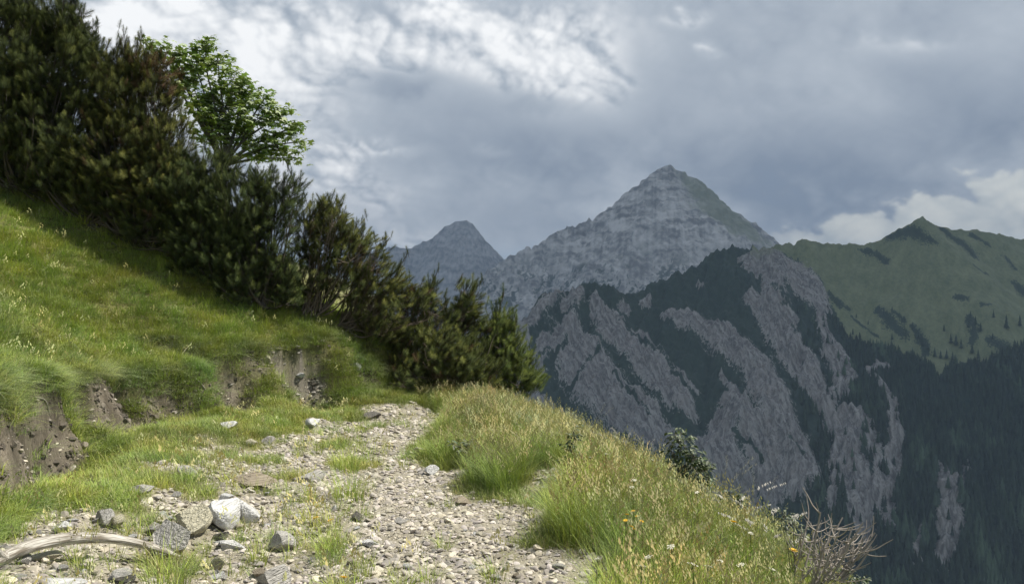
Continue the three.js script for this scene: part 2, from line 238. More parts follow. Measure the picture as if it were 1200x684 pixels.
peak('grey pyramid-shaped limestone peak behind the wooded ridge', [
  { slope: 0.95, pts: far([[250, 460, 4500], [380, 440, 4550], [450, 420, 4600], [520, 370, 4700], [565, 328, 4800], [590, 306, 4850], [620, 289, 4900], [650, 273, 4950], [692, 259, 5000], [735, 227, 5000], [772, 198, 5000], [785, 193, 5000], [800, 199, 5010], [820, 213, 5050], [850, 237, 5100], [880, 261, 5150], [908, 283, 5200], [960, 330, 5300], [1050, 380, 5400], [1300, 420, 5600]]) },
  { slope: 0.8, pts: far([[785, 193, 5000], [796, 240, 4870], [806, 290, 4680], [796, 340, 4480], [780, 420, 4200]]) },
  { slope: 0.85, pts: far([[692, 259, 5000], [702, 320, 4770], [692, 380, 4520], [690, 440, 4300]]) },
  { slope: 0.85, pts: far([[620, 289, 4900], [640, 335, 4680], [650, 400, 4430], [650, 460, 4250]]) },
  { slope: 0.85, pts: far([[740, 225, 5000], [748, 290, 4780], [742, 350, 4540], [735, 430, 4280]]) },
  { slope: 0.75, pts: far([[850, 237, 5100], [866, 285, 4900], [850, 330, 4680], [840, 420, 4300]]) },
  { slope: 0.85, pts: far([[565, 328, 4800], [590, 370, 4600], [600, 430, 4350]]) }], [-1400, 1900, -3900, -2700], [560, 230], 36, (x, z, y) => {
  const n = fbm(x / 90, z / 90, 4, 0.6), f = fbm(x / 16, z / 16, 3, 0.6), band = fbm(x / 300 + z / 240, y / 24 + n * 2.2, 4, 0.6);
  const gully = fbm(x / 22 + z / 120, z / 200, 3, 0.6);
  let c = mix3([0.17, 0.17, 0.168], [0.5, 0.495, 0.48], clamp(0.5 + band * 1.2 + n * 0.7 + f * 0.45 + gully * 0.6 + fbm((x + y) / 40, (x - y * 2) / 240, 3) * 0.6));
  const gx = x - peakGreen[0].x, gz = z - peakGreen[0].z, g = Math.exp(-((gx / 190) ** 2) - ((gz / 240) ** 2)) + n * 0.5 + f * 0.25;
  c = mix3(c, [0.165, 0.185, 0.115], smooth(0.25, 0.75, g) * 0.8);
  const low = smooth(230, 60, y - n * 120) * smooth(0.0, 0.25, n + f * 0.8 + band * 0.5 - 0.05);
  return mix3(c, [0.035, 0.05, 0.036], low * 0.9);
});
peak('distant grey rock peak with a steep dark side', [
  { slope: 1.2, pts: [[250, 330, 4900], [350, 318, 4900], [410, 300, 4900], [440, 296, 4900], [455, 289, 4900], [480, 290, 4900], [505, 280, 4900], [522, 265, 4900], [535, 259, 4900], [546, 257, 4900], [553, 262, 4900], [564, 283, 4920], [572, 294, 4940], [584, 308, 4950], [620, 350, 5000], [700, 380, 5000]] },
  { slope: 1.1, pts: [[546, 257, 4900], [540, 300, 4780], [545, 350, 4620], [550, 420, 4400]] },
  { slope: 1.1, pts: [[505, 280, 4900], [510, 320, 4760], [505, 380, 4550]] },
  { slope: 1.1, pts: [[455, 289, 4900], [470, 330, 4750], [470, 390, 4530]] }], [-2400, 900, -5500, -4200], [330, 150], 22, (x, z, y) => {
  const n = fbm(x / 120, z / 120, 4, 0.6), f = fbm(x / 20, z / 26, 3, 0.6), band = fbm(x / 300, y / 30 + n * 2, 4, 0.6);
  return mix3([0.17, 0.172, 0.175], [0.42, 0.42, 0.415], clamp(0.5 + band * 0.8 + f * 0.8 + n * 0.4));
});

// --- valley floor, out of sight below, reaching past the mountains
{
  const g = fieldGeometry(-9000, 9000, -9000, 9000, 60, 60, (x, z) => -880 + fbm(x / 900, z / 900, 3) * 40);
  const tex = colorTexture(512, 512, (u, v) => mix3([0.02, 0.035, 0.022], [0.08, 0.10, 0.045], smooth(-0.1, 0.35, fbm(u * 30, v * 30, 4))));
  kind(mesh('valley_ground', g, new THREE.MeshStandardMaterial({ map: tex, roughness: 1 })), 'structure', 'wooded valley ground far below');
}
// --- the cloud that keeps the sun off the mountains; it hangs high towards the sun, above the picture
{
  const hgt = 9000, off = hgt / Math.tan(SUN_EL), cx = Math.sin(SUN_AZ) * off, cz = -Math.cos(SUN_AZ) * off;
  const g = new THREE.SphereGeometry(1, 96, 48), p = g.attributes.position, v = new THREE.Vector3();
  for (let i = 0; i < p.count; i++) { v.fromBufferAttribute(p, i); const a = 1 + 0.10 * fbm(v.x * 3 + 5, v.z * 3 + v.y, 4), b = 1 + 0.5 * fbm(v.x * 6, v.z * 6 + 3, 4); p.setXYZ(i, v.x * 4200 * a, v.y * 420 * b, v.z * 3300 * a); }
  g.computeVertexNormals();
  const c = mesh('cloud', g, new THREE.MeshPhysicalMaterial({ color: new THREE.Color().setRGB(0.9, 0.9, 0.92), roughness: 1, transmission: 0.35, thickness: 0 }));
  c.position.set(cx + 700, hgt, cz - 3850);
  kind(c, 'structure', 'broad cloud hiding the sun from the mountains');
}

// --- spruces: the wood on the ridge is one mass; those that stand alone on the grass are things
function spruceGeometry(seed) {
  const r = rng(seed), gs = [new THREE.CylinderGeometry(0.008, 0.022, 0.98, 5).translate(0, 0.49, 0)];
  for (let k = 0; k < 6; k++) { const y = 0.1 + k * 0.145, w = 0.2 * (1 - k / 6.6) * (0.85 + r() * 0.3), c = new THREE.ConeGeometry(w, 0.27, 9, 1, true); const p = c.attributes.position; for (let i = 0; i < p.count; i++) if (p.getY(i) < 0) { const s = 0.7 + r() * 0.6; p.setXYZ(i, p.getX(i) * s, p.getY(i) - r() * 0.05, p.getZ(i) * s); } gs.push(c.translate(0, y + 0.135, 0)); }
  return gs;
}
const spruceMat = std(0.027, 0.043, 0.028, 1), barkMat = std(0.06, 0.05, 0.04, 1);
const crowns = [1, 2, 3].map(s => { const g = spruceGeometry(s).slice(1); const m = mergeGeometries(g); m.computeVertexNormals(); return m; }), spruceTrunk = spruceGeometry(1)[0];
{
  const r = rng(5), lists = [[], [], []], tints = [[], [], []], m = new THREE.Matrix4(), q = new THREE.Quaternion(), up = new THREE.Vector3(0, 1, 0);
  for (let n = 0; n < 60000; n++) {
    const x = mix(180, 1250, r()), z = mix(-1330, -680, r()), c = coverAt(x, z), keep = r(), px = 600 + FPX * x / -z;
    const want = (c.meadow > 0.5 ? 0 : smooth(930, 1010, px + c.n1 * 60) * 0.9) * (1 - c.rock * 0.96) * smooth(-0.35, 0.1, c.n1 + 0.2);
    if (keep > want || nHeight(x, z) > 10 + 30 * c.n1 || z < -1215) continue;
    const h = (7 + 11 * r() * r() + 4 * r()) * (0.75 + 0.5 * smooth(-1200, -900, z));
    q.setFromAxisAngle(up, r() * 6.28); { const v = 0.6 + 0.7 * r() + 1.6 * smooth(0.05, 0.5, fbm(x / 45, z / 60, 3) + 0.3 * c.n2); tints[n % 3].push(new THREE.Color().setRGB(v * 1.05, v, v * 0.95)); } lists[n % 3].push(m.clone().compose(new THREE.Vector3(x, nHeight(x, z) - 0.4, z), q, new THREE.Vector3(h * 1.1, h, h * 1.1)));
  }
  const wood = group('spruce_forest'); kind(wood, 'stuff', 'dark spruce wood covering the lower slope of the ridge across the valley');
  lists.forEach((l, i) => { const im = new THREE.InstancedMesh(crowns[i], spruceMat, l.length); im.name = 'crowns'; l.forEach((a, k) => { im.setMatrixAt(k, a); im.setColorAt(k, tints[i][k]); }); im.castShadow = true; wood.add(im); });
  for (const [px, py, h] of [[1180, 385, 17], [1165, 372, 10], [1107, 388, 9], [1164, 398, 9], [1115, 402, 13], [1121, 405, 15], [1127, 408, 12], [1096, 418, 12], [1103, 420, 11], [1110, 420, 12], [1117, 422, 11], [1061, 378, 10], [1070, 386, 10], [1077, 396, 12], [1082, 404, 13], [1088, 410, 12], [1004, 372, 6], [1018, 380, 6], [1046, 366, 9], [1036, 368, 9], [1193, 410, 12], [1185, 418, 12], [1140, 414, 13], [1147, 420, 12], [1046, 398, 9], [1000, 392, 9], [1008, 396, 9], [1196, 382, 14], [1138, 372, 9], [1144, 380, 11], [1136, 384, 12], [1150, 388, 11]]) {
    const p = onRidge(px, py); if (!p) continue;
    const t = group('spruce_tree', p.setY(nHeight(p.x, p.z) - 0.3)); t.scale.set(h * 1.15, h * 1.15, h * 1.15); t.rotation.y = r() * 6; tag(t, 'dark slender spruce standing alone on the green slope across the valley', 'tree', 'lone spruces on the far grassy slope');
    mesh('trunk', spruceTrunk, barkMat, t); mesh('crown', crowns[Math.floor(r() * 3)], spruceMat, t);
  }
}

// ------------------------------------------------------------------ the hillside with the path: height at (x, d), d metres straight ahead
const footX = curve([[-8, -2.6], [0, -2.8], [3, -3.0], [5.2, -3.45], [7.4, -4.0], [9, -4.1], [10, -3.7], [11, -2.7], [12, -1.75], [13, -1.25], [14, -1.6], [16, -4.2], [20, -11], [30, -30], [60, -90]]);
const crestX = curve([[-8, 1.6], [0, 1.4], [3.5, 1.2], [4.6, 1.35], [5.2, 1.45], [6.3, 1.3], [8, 0.92], [10, 0.42], [12, 0.05], [13.5, -0.7], [16, -3.2], [20, -9.8], [30, -29], [60, -90]]);
const hollows = [];                                                   // places where the turf has slipped: [x, d, uphill x, uphill d, half width, depth, length]
const stepH = curve([[0, 0.5], [4.5, 0.68], [7, 0.6], [9, 0.46], [10.5, 0.5], [12, 0.5], [20, 0.5]]);
const stepW = curve([[0, 0.4], [5, 0.28], [7.2, 0.34], [8.5, 0.45], [10, 0.5], [11, 0.75], [20, 0.9]]);
const wobble = (x, d) => noise(x * 0.9 + 4, d * 0.9) * 0.22 + noise(x * 2.7, d * 2.7 + 8) * 0.12;
function coarse(x, d) {
  const wob = wobble(x, d);
  const u = footX(d) - x + wob, e = x - crestX(d) + wob * 0.5;
  let h = 0.25 * smooth(1.9, 0, -u);
  if (u > 0) { const w = stepW(d); h += stepH(d) * smooth(0, w, u) + 0.5 * Math.max(0, u - w * 0.5) * (1 - 0.25 * smooth(20, 120, u)); }
  h += 0.09 * Math.exp(-(((e + 0.75) / 0.45) ** 2));
  if (e > -0.5) { const f = e + 0.5; h -= f < 1.6 ? 0.3 * f * f : 0.768 + 0.96 * (f - 1.6); }
  h -= 0.05 * smooth(11.3, 16, d) * (d - 11) * smooth(0.6, -0.6, u);
  h += noise(x * 0.55 + 9, d * 0.55) * 0.09 + noise(x * 1.6, d * 1.6) * 0.035 * smooth(-1.5, 0.5, u + 0.6 * smooth(-0.6, 0.2, e));
  return Math.max(h, -870);
}
const ground0 = (x, z) => { const d = -z; let h = coarse(x, d); for (const q of hollows) { const dx = x - q.x, dd = d - q.d; if (dx * dx + dd * dd > 6) continue; const up = dx * q.ux + dd * q.ud + noise(x * 5, d * 5) * 0.07, side = dx * q.ud - dd * q.ux; h -= q.depth * Math.exp(-((side / q.w) ** 4)) * (up > 0 ? smooth(0.07, 0, up) : Math.exp(-((up / q.len) ** 2))); } return h; };
const spot0 = (px, py) => meet(ground0, px, py, 1.5, 30, 0.05);
for (const [px, py, w, depth, len] of [[350, 412, 0.5, 0.48, 1.0], [262, 425, 0.34, 0.42, 0.5], [190, 402, 0.28, 0.12, 0.25], [222, 412, 0.22, 0.16, 0.3], [430, 438, 0.22, 0.14, 0.3], [60, 455, 0.5, 0.3, 0.45], [130, 455, 0.4, 0.3, 0.5], [15, 480, 0.5, 0.25, 0.5], [292, 408, 0.2, 0.12, 0.25], [190, 462, 0.4, 0.12, 0.4]]) {
  const p = spot0(px, py); const e = 0.3, gx = coarse(p.x + e, -p.z) - coarse(p.x - e, -p.z), gd = coarse(p.x, -p.z + e) - coarse(p.x, -p.z - e), l = Math.hypot(gx, gd);
  hollows.push({ x: p.x, d: -p.z, ux: gx / l, ud: gd / l, w, depth, len });
}
function outlineNear(list) { return list.map(([px, py]) => { const p = spot0(px, py) ?? at(px, py, 2); return [p.x, p.z]; }); }
const stony = outlineNear([[-60, 655], [0, 640], [60, 618], [110, 600], [150, 578], [190, 553], [225, 532], [270, 514], [330, 502], [380, 492], [430, 484], [500, 482], [522, 490], [512, 510], [503, 530], [508, 548], [560, 574], [600, 584], [628, 562], [652, 566], [640, 600], [650, 628], [690, 660], [705, 740], [720, 900], [-60, 900]]);
const tufty = [[410, 545, 0.42], [395, 520, 0.3], [285, 520, 0.3], [185, 665, 0.22], [300, 540, 0.35], [385, 640, 0.24], [440, 500, 0.3], [330, 560, 0.25], [225, 575, 0.3], [215, 665, 0.25], [160, 600, 0.2], [345, 505, 0.3]].map(([px, py, r]) => { const p = spot0(px, py); return [p.x, p.z, r]; });
const scree = outlineNear([[312, 402], [335, 415], [362, 432], [385, 448], [400, 470], [375, 474], [340, 460], [312, 440], [302, 418]]);
const bare = [[[-60, 480], [0, 500], [45, 488], [70, 500], [100, 478], [135, 470], [160, 495], [130, 525], [95, 540], [70, 570], [20, 588], [-60, 600]], [[150, 470], [200, 455], [235, 438], [298, 446], [306, 462], [250, 474], [215, 492], [165, 502]]].map(outlineNear);
// how stony (1), how bare of turf (1) and how grassy a place is
function surface(x, z) {
  const n = fbm(x * 1.3 + 3, z * 1.3, 3), f = fbm(x * 6, z * 6, 3, 0.6), d = -z;
  let s = smooth(-0.22, 0.22, inside(stony, x, z) + n * 0.8 + f * 0.35);
  if (d < 2) s = Math.max(s, smooth(0.15, -0.15, Math.abs(x) - 0.9 + n * 0.4));
  let t = 0; for (const q of tufty) { const r = ((x - q[0]) ** 2 + (z - q[1]) ** 2) / (q[2] * q[2]); if (r < 5) t = Math.max(t, Math.exp(-r)); }
  s *= 1 - 0.75 * smooth(0.3, 0.9, t + f * 0.7 + n * 0.3);
  let b = Math.max(smooth(-0.06, 0.1, inside(scree, x, z) + f * 0.14), 0);
  const sc = b, face = footX(d) - x + wobble(x, d); if (face > -0.1 && face < 0.9 && d > 3.5 && d < 11.2) { const w = stepW(d); b = Math.max(b, smooth(-0.05, 0.08, face) * smooth(w + 0.03, w - 0.06, face) * smooth(-0.1, 0.15, noise(d * 1.9, x * 0.8 + 3) + 0.08 + f * 0.7) * smooth(11.2, 10.2, d)); } for (const o of bare) b = Math.max(b, smooth(-0.1, 0.12, inside(o, x, z) + n * 0.3 + f * 0.25));
  for (const q of hollows) { const dx = x - q.x, dd = d - q.d, up = dx * q.ux + dd * q.ud, side = dx * q.ud - dd * q.ux; if (up < 0.1 && up > -0.5) b = Math.max(b, Math.exp(-((side / q.w) ** 4)) * smooth(-0.35, -0.05, up) * smooth(0.08, 0.02, up)); }
  return { s, b, sc, n, f };
}
const ground = (x, z) => {
  let h = ground0(x, z); const d = -z; if (d > 18 || d < 1.5 || x > 4 || x < -9) return h;
  const { s, b } = surface(x, z);
  if (s > 0.02) h += s * (0.028 * fbm(x * 7, z * 7, 3, 0.6) + 0.012 * (ridged(x * 19, z * 19, 2) - 0.5));
  if (b > 0.02) h += b * (0.16 * (ridged(x * 3.2 + 4, z * 3.2, 4, 0.6) - 0.6) + 0.05 * fbm(x * 14, z * 14, 2));
  return h;
};
{
  const axis = (dense0, dense1, step, mid0, mid1, midStep, lo, hi) => { const a = []; for (let v = dense0; v <= dense1; v += step) a.push(v); let v = dense1, s = step; while (v < hi) { s = v < mid1 ? Math.min(s * 1.06, midStep) : s * 1.16; v += s; a.push(v); } v = dense0; s = step; while (v > lo) { s = v > mid0 ? Math.min(s * 1.06, midStep) : s * 1.16; v -= s; a.unshift(v); } return a; };
  const xs = axis(-5.2, 1.8, 0.032, -13, 4, 0.12, -420, 900), ds = axis(3.2, 9, 0.032, 0, 17, 0.1, -420, 520), nx = xs.length, nz = ds.length;
  const pos = new Float32Array(nx * nz * 3), col = new Float32Array(nx * nz * 3), uv = new Float32Array(nx * nz * 2), idx = [];
  for (let j = 0; j < nz; j++) for (let i = 0; i < nx; i++) {
    const k = j * nx + i, x = xs[i], z = -ds[j], { s, b, sc, n, f } = surface(x, z);
    pos[3 * k] = x; pos[3 * k + 1] = ground(x, z); pos[3 * k + 2] = z; uv[2 * k] = x; uv[2 * k + 1] = z;
    let c = mix3([0.15, 0.165, 0.05], [0.27, 0.255, 0.1], clamp(0.5 + n * 0.6 + f * 0.6));
    c = mix3(c, mix3(mix3([0.085, 0.07, 0.052], [0.23, 0.2, 0.16], clamp(0.45 + f * 1.3 + n * 0.4)), [0.24, 0.22, 0.19], sc * 0.8), b);
    c = mix3(c, mix3([0.24, 0.215, 0.16], [0.41, 0.38, 0.31], clamp(0.5 + f * 0.7 + n * 0.5)), s);
    col.set(c, 3 * k);
  }
  for (let j = 0; j + 1 < nz; j++) for (let i = 0; i + 1 < nx; i++) { const a = j * nx + i; idx.push(a, a + 1, a + nx, a + 1, a + nx + 1, a + nx); }
  const g = new THREE.BufferGeometry(); g.setAttribute('position', new THREE.BufferAttribute(pos, 3)); g.setAttribute('color', new THREE.BufferAttribute(col, 3)); g.setAttribute('uv', new THREE.BufferAttribute(uv, 2)); g.setIndex(idx); g.computeVertexNormals();
  const grit = colorTexture(1024, 1024, (u, v) => { const t = clamp(0.5 + 0.6 * noise(u * 256, v * 256) + 0.4 * noise(u * 128 + 7, v * 128) + 0.35 * noise(u * 64 + 90, v * 64 + 3)); return [mix(0.5, 1, t), mix(0.48, 1, t), mix(0.44, 1, t)]; });
  grit.wrapS = grit.wrapT = THREE.RepeatWrapping; grit.repeat.set(0.8, 0.8);
  kind(mesh('hillside_ground', g, new THREE.MeshStandardMaterial({ map: grit, bumpMap: grit, bumpScale: 0.006, vertexColors: true, roughness: 1 })), 'structure', 'grassy hillside with a stony footpath cut into it');
}
const spot = (px, py) => meet(ground, px, py, 1.5, 30, 0.05);

// ------------------------------------------------------------------ stones
function rockGeometry(seed, detail, cuts, bump) {
  const r = rng(seed), g0 = new THREE.IcosahedronGeometry(1, detail), p = g0.attributes.position, v = new THREE.Vector3(), planes = [];
  for (let i = 0; i < cuts; i++) { const n = new THREE.Vector3(r() * 2 - 1, r() * 2 - 1, r() * 2 - 1).normalize(); planes.push([n, 0.34 + r() * 0.38]); }
  for (let i = 0; i < p.count; i++) { v.fromBufferAttribute(p, i); for (const [n, d] of planes) { const k = v.dot(n) - d; if (k > 0) v.addScaledVector(n, -k); } const k = 1 + bump * (noise(v.x * 3 + seed, v.y * 3 + v.z * 2) + 0.5 * noise(v.x * 8 + v.z * 5, v.y * 8 + seed)); v.multiplyScalar(k); p.setXYZ(i, v.x, v.y, v.z); }
  g0.deleteAttribute('normal'); g0.deleteAttribute('uv'); const g = mergeVertices(g0, 1e-4).toNonIndexed(); g.computeVertexNormals();
  g.computeBoundingBox(); const b = g.boundingBox, c = b.getCenter(new THREE.Vector3()), s = b.getSize(new THREE.Vector3()); g.translate(-c.x, -b.min.y, -c.z).scale(1 / s.x, 1 / s.y, 1 / s.z);
  const q = g.attributes.position, uv = new Float32Array(q.count * 2); for (let i = 0; i < q.count; i++) { uv[2 * i] = q.getX(i) + q.getZ(i) * 0.7; uv[2 * i + 1] = q.getY(i) + q.getZ(i) * 0.4; } g.setAttribute('uv', new THREE.BufferAttribute(uv, 2));
  return g;
}
const stoneMap = (a, b, s) => { const t = colorTexture(256, 256, (u, v) => { const n = fbm(u * 7 + s, v * 7, 5, 0.65), vein = Math.abs(noise(u * 5 + s, v * 9)); return mix3(mix3(a, b, clamp(0.55 + n * 1.1)), [0.13, 0.12, 0.10], smooth(0.05, 0.0, vein) * 0.5); }); t.wrapS = t.wrapT = THREE.MirroredRepeatWrapping; return t; };
const bumpMap = (() => { const t = colorTexture(256, 256, (u, v) => { const n = clamp(0.5 + fbm(u * 14, v * 14, 5, 0.65)); return [n, n, n]; }); t.colorSpace = THREE.NoColorSpace; t.wrapS = t.wrapT = THREE.MirroredRepeatWrapping; return t; })();
const stoneMat = (a, b, s) => new THREE.MeshStandardMaterial({ map: stoneMap(a, b, s), bumpMap, bumpScale: 0.02, roughness: 0.95 });
const STONE = { white: stoneMat([0.44, 0.44, 0.44], [0.68, 0.68, 0.68], 1), grey: stoneMat([0.26, 0.25, 0.235], [0.48, 0.465, 0.44], 2), yellow: stoneMat([0.32, 0.295, 0.21], [0.55, 0.52, 0.41], 3), brown: stoneMat([0.2, 0.165, 0.12], [0.36, 0.31, 0.24], 4), dark: stoneMat([0.075, 0.07, 0.062], [0.17, 0.16, 0.145], 5) };
function rock(name, label, px, py, w, h, mat, seed, deep = 1, grp) {   // px, py: the middle of its foot; w, h: size in pixels
  const p = spot(px, py), s = -p.z / FPX, m = mesh(name, rockGeometry(seed, 7, 9, 0.035), mat);
  m.position.copy(p); m.position.y -= h * s * 0.15; m.scale.set(w * s * 1.05, h * s * 1.12, w * s * deep); m.rotation.y = (seed * 1.7) % 0.9 - 0.45;
  tag(m, label, 'rock', grp); return m;
}
const ROCKS = [
  ['rock', 'angular grey rock at the thin end of the bleached branch', 202, 648, 40, 42, 'grey', 11, 0.9], ['rock', 'rounded yellowish rock between the grey rock and the white ones', 226, 620, 40, 31, 'yellow', 12, 1], ['rock', 'white rock with a dark shaded front beside the yellowish rock', 261, 619, 35, 34, 'white', 13, 1], ['rock', 'smooth bluish white rock next to another white rock', 291, 609, 31, 27, 'white', 14, 1],
  ['rock', 'squat grey rock with a dark hollow below the two white rocks', 331, 643, 32, 22, 'grey', 15, 0.9], ['rock', 'smooth grey rock at the end of the rubble beside the dry tuft', 318, 690, 42, 30, 'grey', 16, 0.9], ['rock_slab', 'long flat brownish slab lying across the stony ground', 294, 569, 66, 15, 'brown', 17, 0.45], ['rock_slab', 'pale flat block beside the grass tuft', 366, 565, 36, 13, 'grey', 18, 0.5],
  ['stone', 'white stone alone in the grass below the eroded bank', 268, 504, 19, 11, 'white', 19, 0.9], ['stone', 'pale round stone at the edge of the grass by the path', 366, 500, 16, 11, 'white', 20, 1], ['stone', 'grey cracked stone behind the arch of the branch', 121, 614, 23, 18, 'grey', 21, 1], ['stone', 'small pale stone leaning on the cracked grey stone', 136, 617, 18, 15, 'yellow', 22, 1],
  ['stone', 'small white stone in the grass above the branch', 72, 622, 20, 12, 'white', 23, 1], ['stone', 'flat whitish stone in front of the white rocks', 270, 643, 34, 13, 'white', 24, 0.8], ['stone', 'rough grey stone beside the grass clump under the branch', 143, 682, 26, 15, 'grey', 25, 0.9], ['stone', 'flat pale stone tilted among the grass and rubble', 220, 558, 24, 12, 'grey', 26, 0.8],
  ['stone', 'flat pale stone under the thick end of the branch', 47, 658, 44, 11, 'yellow', 27, 0.7], ['stone', 'dark topped stone where the path bends out of sight', 436, 490, 20, 8, 'dark', 28, 0.8], ['stone', 'pale stone beside the tall grass at the path edge', 506, 556, 17, 12, 'white', 29, 0.9], ['stone', 'flat pale stone by the narrow part of the path', 493, 531, 18, 8, 'yellow', 30, 0.8],
  ['stone', 'brownish stone at the foot of the tall grass', 541, 592, 21, 10, 'brown', 31, 0.9], ['stone', 'small dark stone lying on the path near yellow flowers', 417, 610, 13, 12, 'dark', 32, 1], ['rock_slab', 'long pale slab half sunk in the rubble below the branch', 72, 688, 56, 9, 'white', 33, 0.5], ['stone', 'grey stone in the gravel pocket among the tall grass', 640, 578, 17, 10, 'grey', 34, 0.9],
  ['stone', 'pale stone in the gravel pocket among the tall grass', 652, 570, 13, 9, 'white', 35, 1], ['stone', 'pale flat stone in sparse grass above the slab', 292, 521, 16, 8, 'yellow', 36, 0.9], ['stone', 'pale upright stone in sparse grass above the slab', 314, 520, 15, 10, 'grey', 37, 0.8], ['stone', 'long low stone at the foot of the eroded bank', 165, 577, 26, 9, 'grey', 38, 0.7],
  ['stone', 'pale stone behind the yellowish rock', 188, 612, 18, 9, 'yellow', 39, 0.9], ['stone', 'grey stone touching the branch tip', 178, 624, 17, 13, 'grey', 40, 0.9], ['stone', 'round grey stone beside the flat whitish stone', 258, 634, 17, 12, 'dark', 41, 0.9], ['stone', 'pale upright stone near the lowest grey rock', 257, 668, 15, 18, 'yellow', 42, 0.8],
  ['stone', 'bleached stone lodged in the loose scree of the bank', 352, 443, 10, 7, 'white', 43, 0.9], ['stone', 'pale stone lying at the foot of the overhanging bank turf', 418, 432, 9, 8, 'white', 44, 0.9], ['stone', 'cream stone lodged high in the loose scree', 312, 425, 9, 10, 'yellow', 45, 0.9], ['stone', 'flat white stone on the path between two tufts', 432, 640, 22, 8, 'white', 46, 0.9],
  ['stone', 'flat grey stone in the middle of the gravel path', 470, 612, 16, 7, 'grey', 47, 0.9], ['stone', 'chunky pale stone at the edge of the verge grass', 655, 668, 16, 9, 'grey', 48, 0.9], ['stone', 'angular white stone in the rubble behind the two white rocks', 265, 588, 16, 10, 'white', 49, 0.9]];
for (const [n, l, px, py, w, h, m, seed, deep] of ROCKS) rock(n, l, px, py, w, h, STONE[m], seed, deep);
{
  const r = rng(90), shapes = [0, 1, 2, 3, 4].map(i => rockGeometry(200 + i, 3, 8, 0.03)), mats = [STONE.white, STONE.grey, STONE.yellow, STONE.grey, STONE.brown]; let n = 0, tries = 0;
  while (n < 130 && tries++ < 8000) {
    const px = r() * 720 - 10, py = 490 + 190 * Math.sqrt(r()), p = spot(px, py); if (!p) continue;
    const { s, n: k } = surface(p.x, p.z); if (s < 0.6 || k + r() * 0.7 < (px > 400 ? 0.45 : 0.1)) continue;
    const w = (0.035 + 0.055 * r() * r()) * (px > 400 ? 0.8 : 1.15), m = mesh('loose_stone', shapes[n % 5], mats[Math.floor(r() * 5)]);
    m.position.copy(p); m.position.y -= w * 0.1; m.scale.set(w * (0.8 + r() * 0.5), w * (0.35 + r() * 0.4), w * (0.7 + r() * 0.5)); m.rotation.set(r() * 0.5 - 0.25, r() * 6.28, r() * 0.5 - 0.25);
    tag(m, 'fist-sized pale limestone stone loose on the stony path', 'stone', 'loose stones on the path'); n++;
  }
}
{
  const r = rng(91), shapes = [0, 1, 2].map(i => { const g = rockGeometry(300 + i, 1, 6, 0.05); g.deleteAttribute('uv'); return g; }), lists = [[], [], []], cols = [[], [], []], o = new THREE.Object3D(); let n = 0, tries = 0;
  const area = [-4.6, 1.2, -11.5, -2.6];
  while (n < 80000 && tries++ < 420000) {
    const z = -(2.6 + 9.2 * r() ** 1.25), x = mix(area[0], area[1], r()), { s, sc, b } = surface(x, z), keep = Math.max(s * s * (0.45 + 0.75 * smooth(-0.25, 0.3, fbm(x * 2.2, z * 2.2 + 4, 3, 0.6))), sc * 0.9, b * 0.1); if (r() > keep) continue;
    const w = (0.004 + 0.036 * r() ** 11 + 0.008 * r() ** 3) * (1 + 0.05 * -z), k = n % 3; o.position.set(x, ground(x, z) - w * 0.16, z); o.rotation.set(r() * 0.9 - 0.45, r() * 6.28, r() * 0.9 - 0.45); o.scale.set(w * (0.8 + r() * 0.7), w * (0.3 + r() * 0.45), w * (0.8 + r() * 0.5)); o.updateMatrix(); lists[k].push(o.matrix.clone());
    const t = 0.2 + 0.3 * r() ** 1.3; cols[k].push(new THREE.Color().setRGB(t * 1.08, t * (0.96 + r() * 0.05), t * (0.76 + r() * 0.18))); n++;
  }
  const gr = group('gravel'); kind(gr, 'stuff', 'pale angular limestone gravel covering the path and the scree');
  lists.forEach((l, i) => { const im = new THREE.InstancedMesh(shapes[i], new THREE.MeshStandardMaterial({ color: 0xffffff, roughness: 0.95 }), l.length); im.name = 'pebbles'; l.forEach((m, k) => { im.setMatrixAt(k, m); im.setColorAt(k, cols[i][k]); }); im.castShadow = im.receiveShadow = true; gr.add(im); });
}

{
  const r = rng(95), geo = rockGeometry(401, 2, 5, 0.12), list = [], cols = [], o = new THREE.Object3D(); geo.deleteAttribute('uv');
  for (let t = 0; t < 90000 && list.length < 5200; t++) { const d = 4 + 8.5 * r(), x = footX(d) + 0.5 - 2.6 * r(), z = -d, { b, sc, f } = surface(x, z); if (r() > b * (0.35 + f) - sc * 0.3) continue; const w = 0.012 + 0.06 * r() ** 4; o.position.set(x, ground(x, z) - w * 0.15, z); o.rotation.set(r() * 6, r() * 6, r() * 6); o.scale.set(w, w * (0.5 + r() * 0.5), w * (0.7 + r() * 0.6)); o.updateMatrix(); list.push(o.matrix.clone()); const k = 0.07 + 0.2 * r() * r(); cols.push(new THREE.Color().setRGB(k * 1.1, k * 0.95, k * 0.78)); }
  const im = new THREE.InstancedMesh(geo, new THREE.MeshStandardMaterial({ color: 0xffffff, roughness: 1 }), list.length); im.name = 'soil_rubble'; list.forEach((m, k) => { im.setMatrixAt(k, m); im.setColorAt(k, cols[k]); }); im.castShadow = im.receiveShadow = true; scene.add(kind(im, 'stuff', 'crumbling brown soil and small stones on the eroded bank'));
}

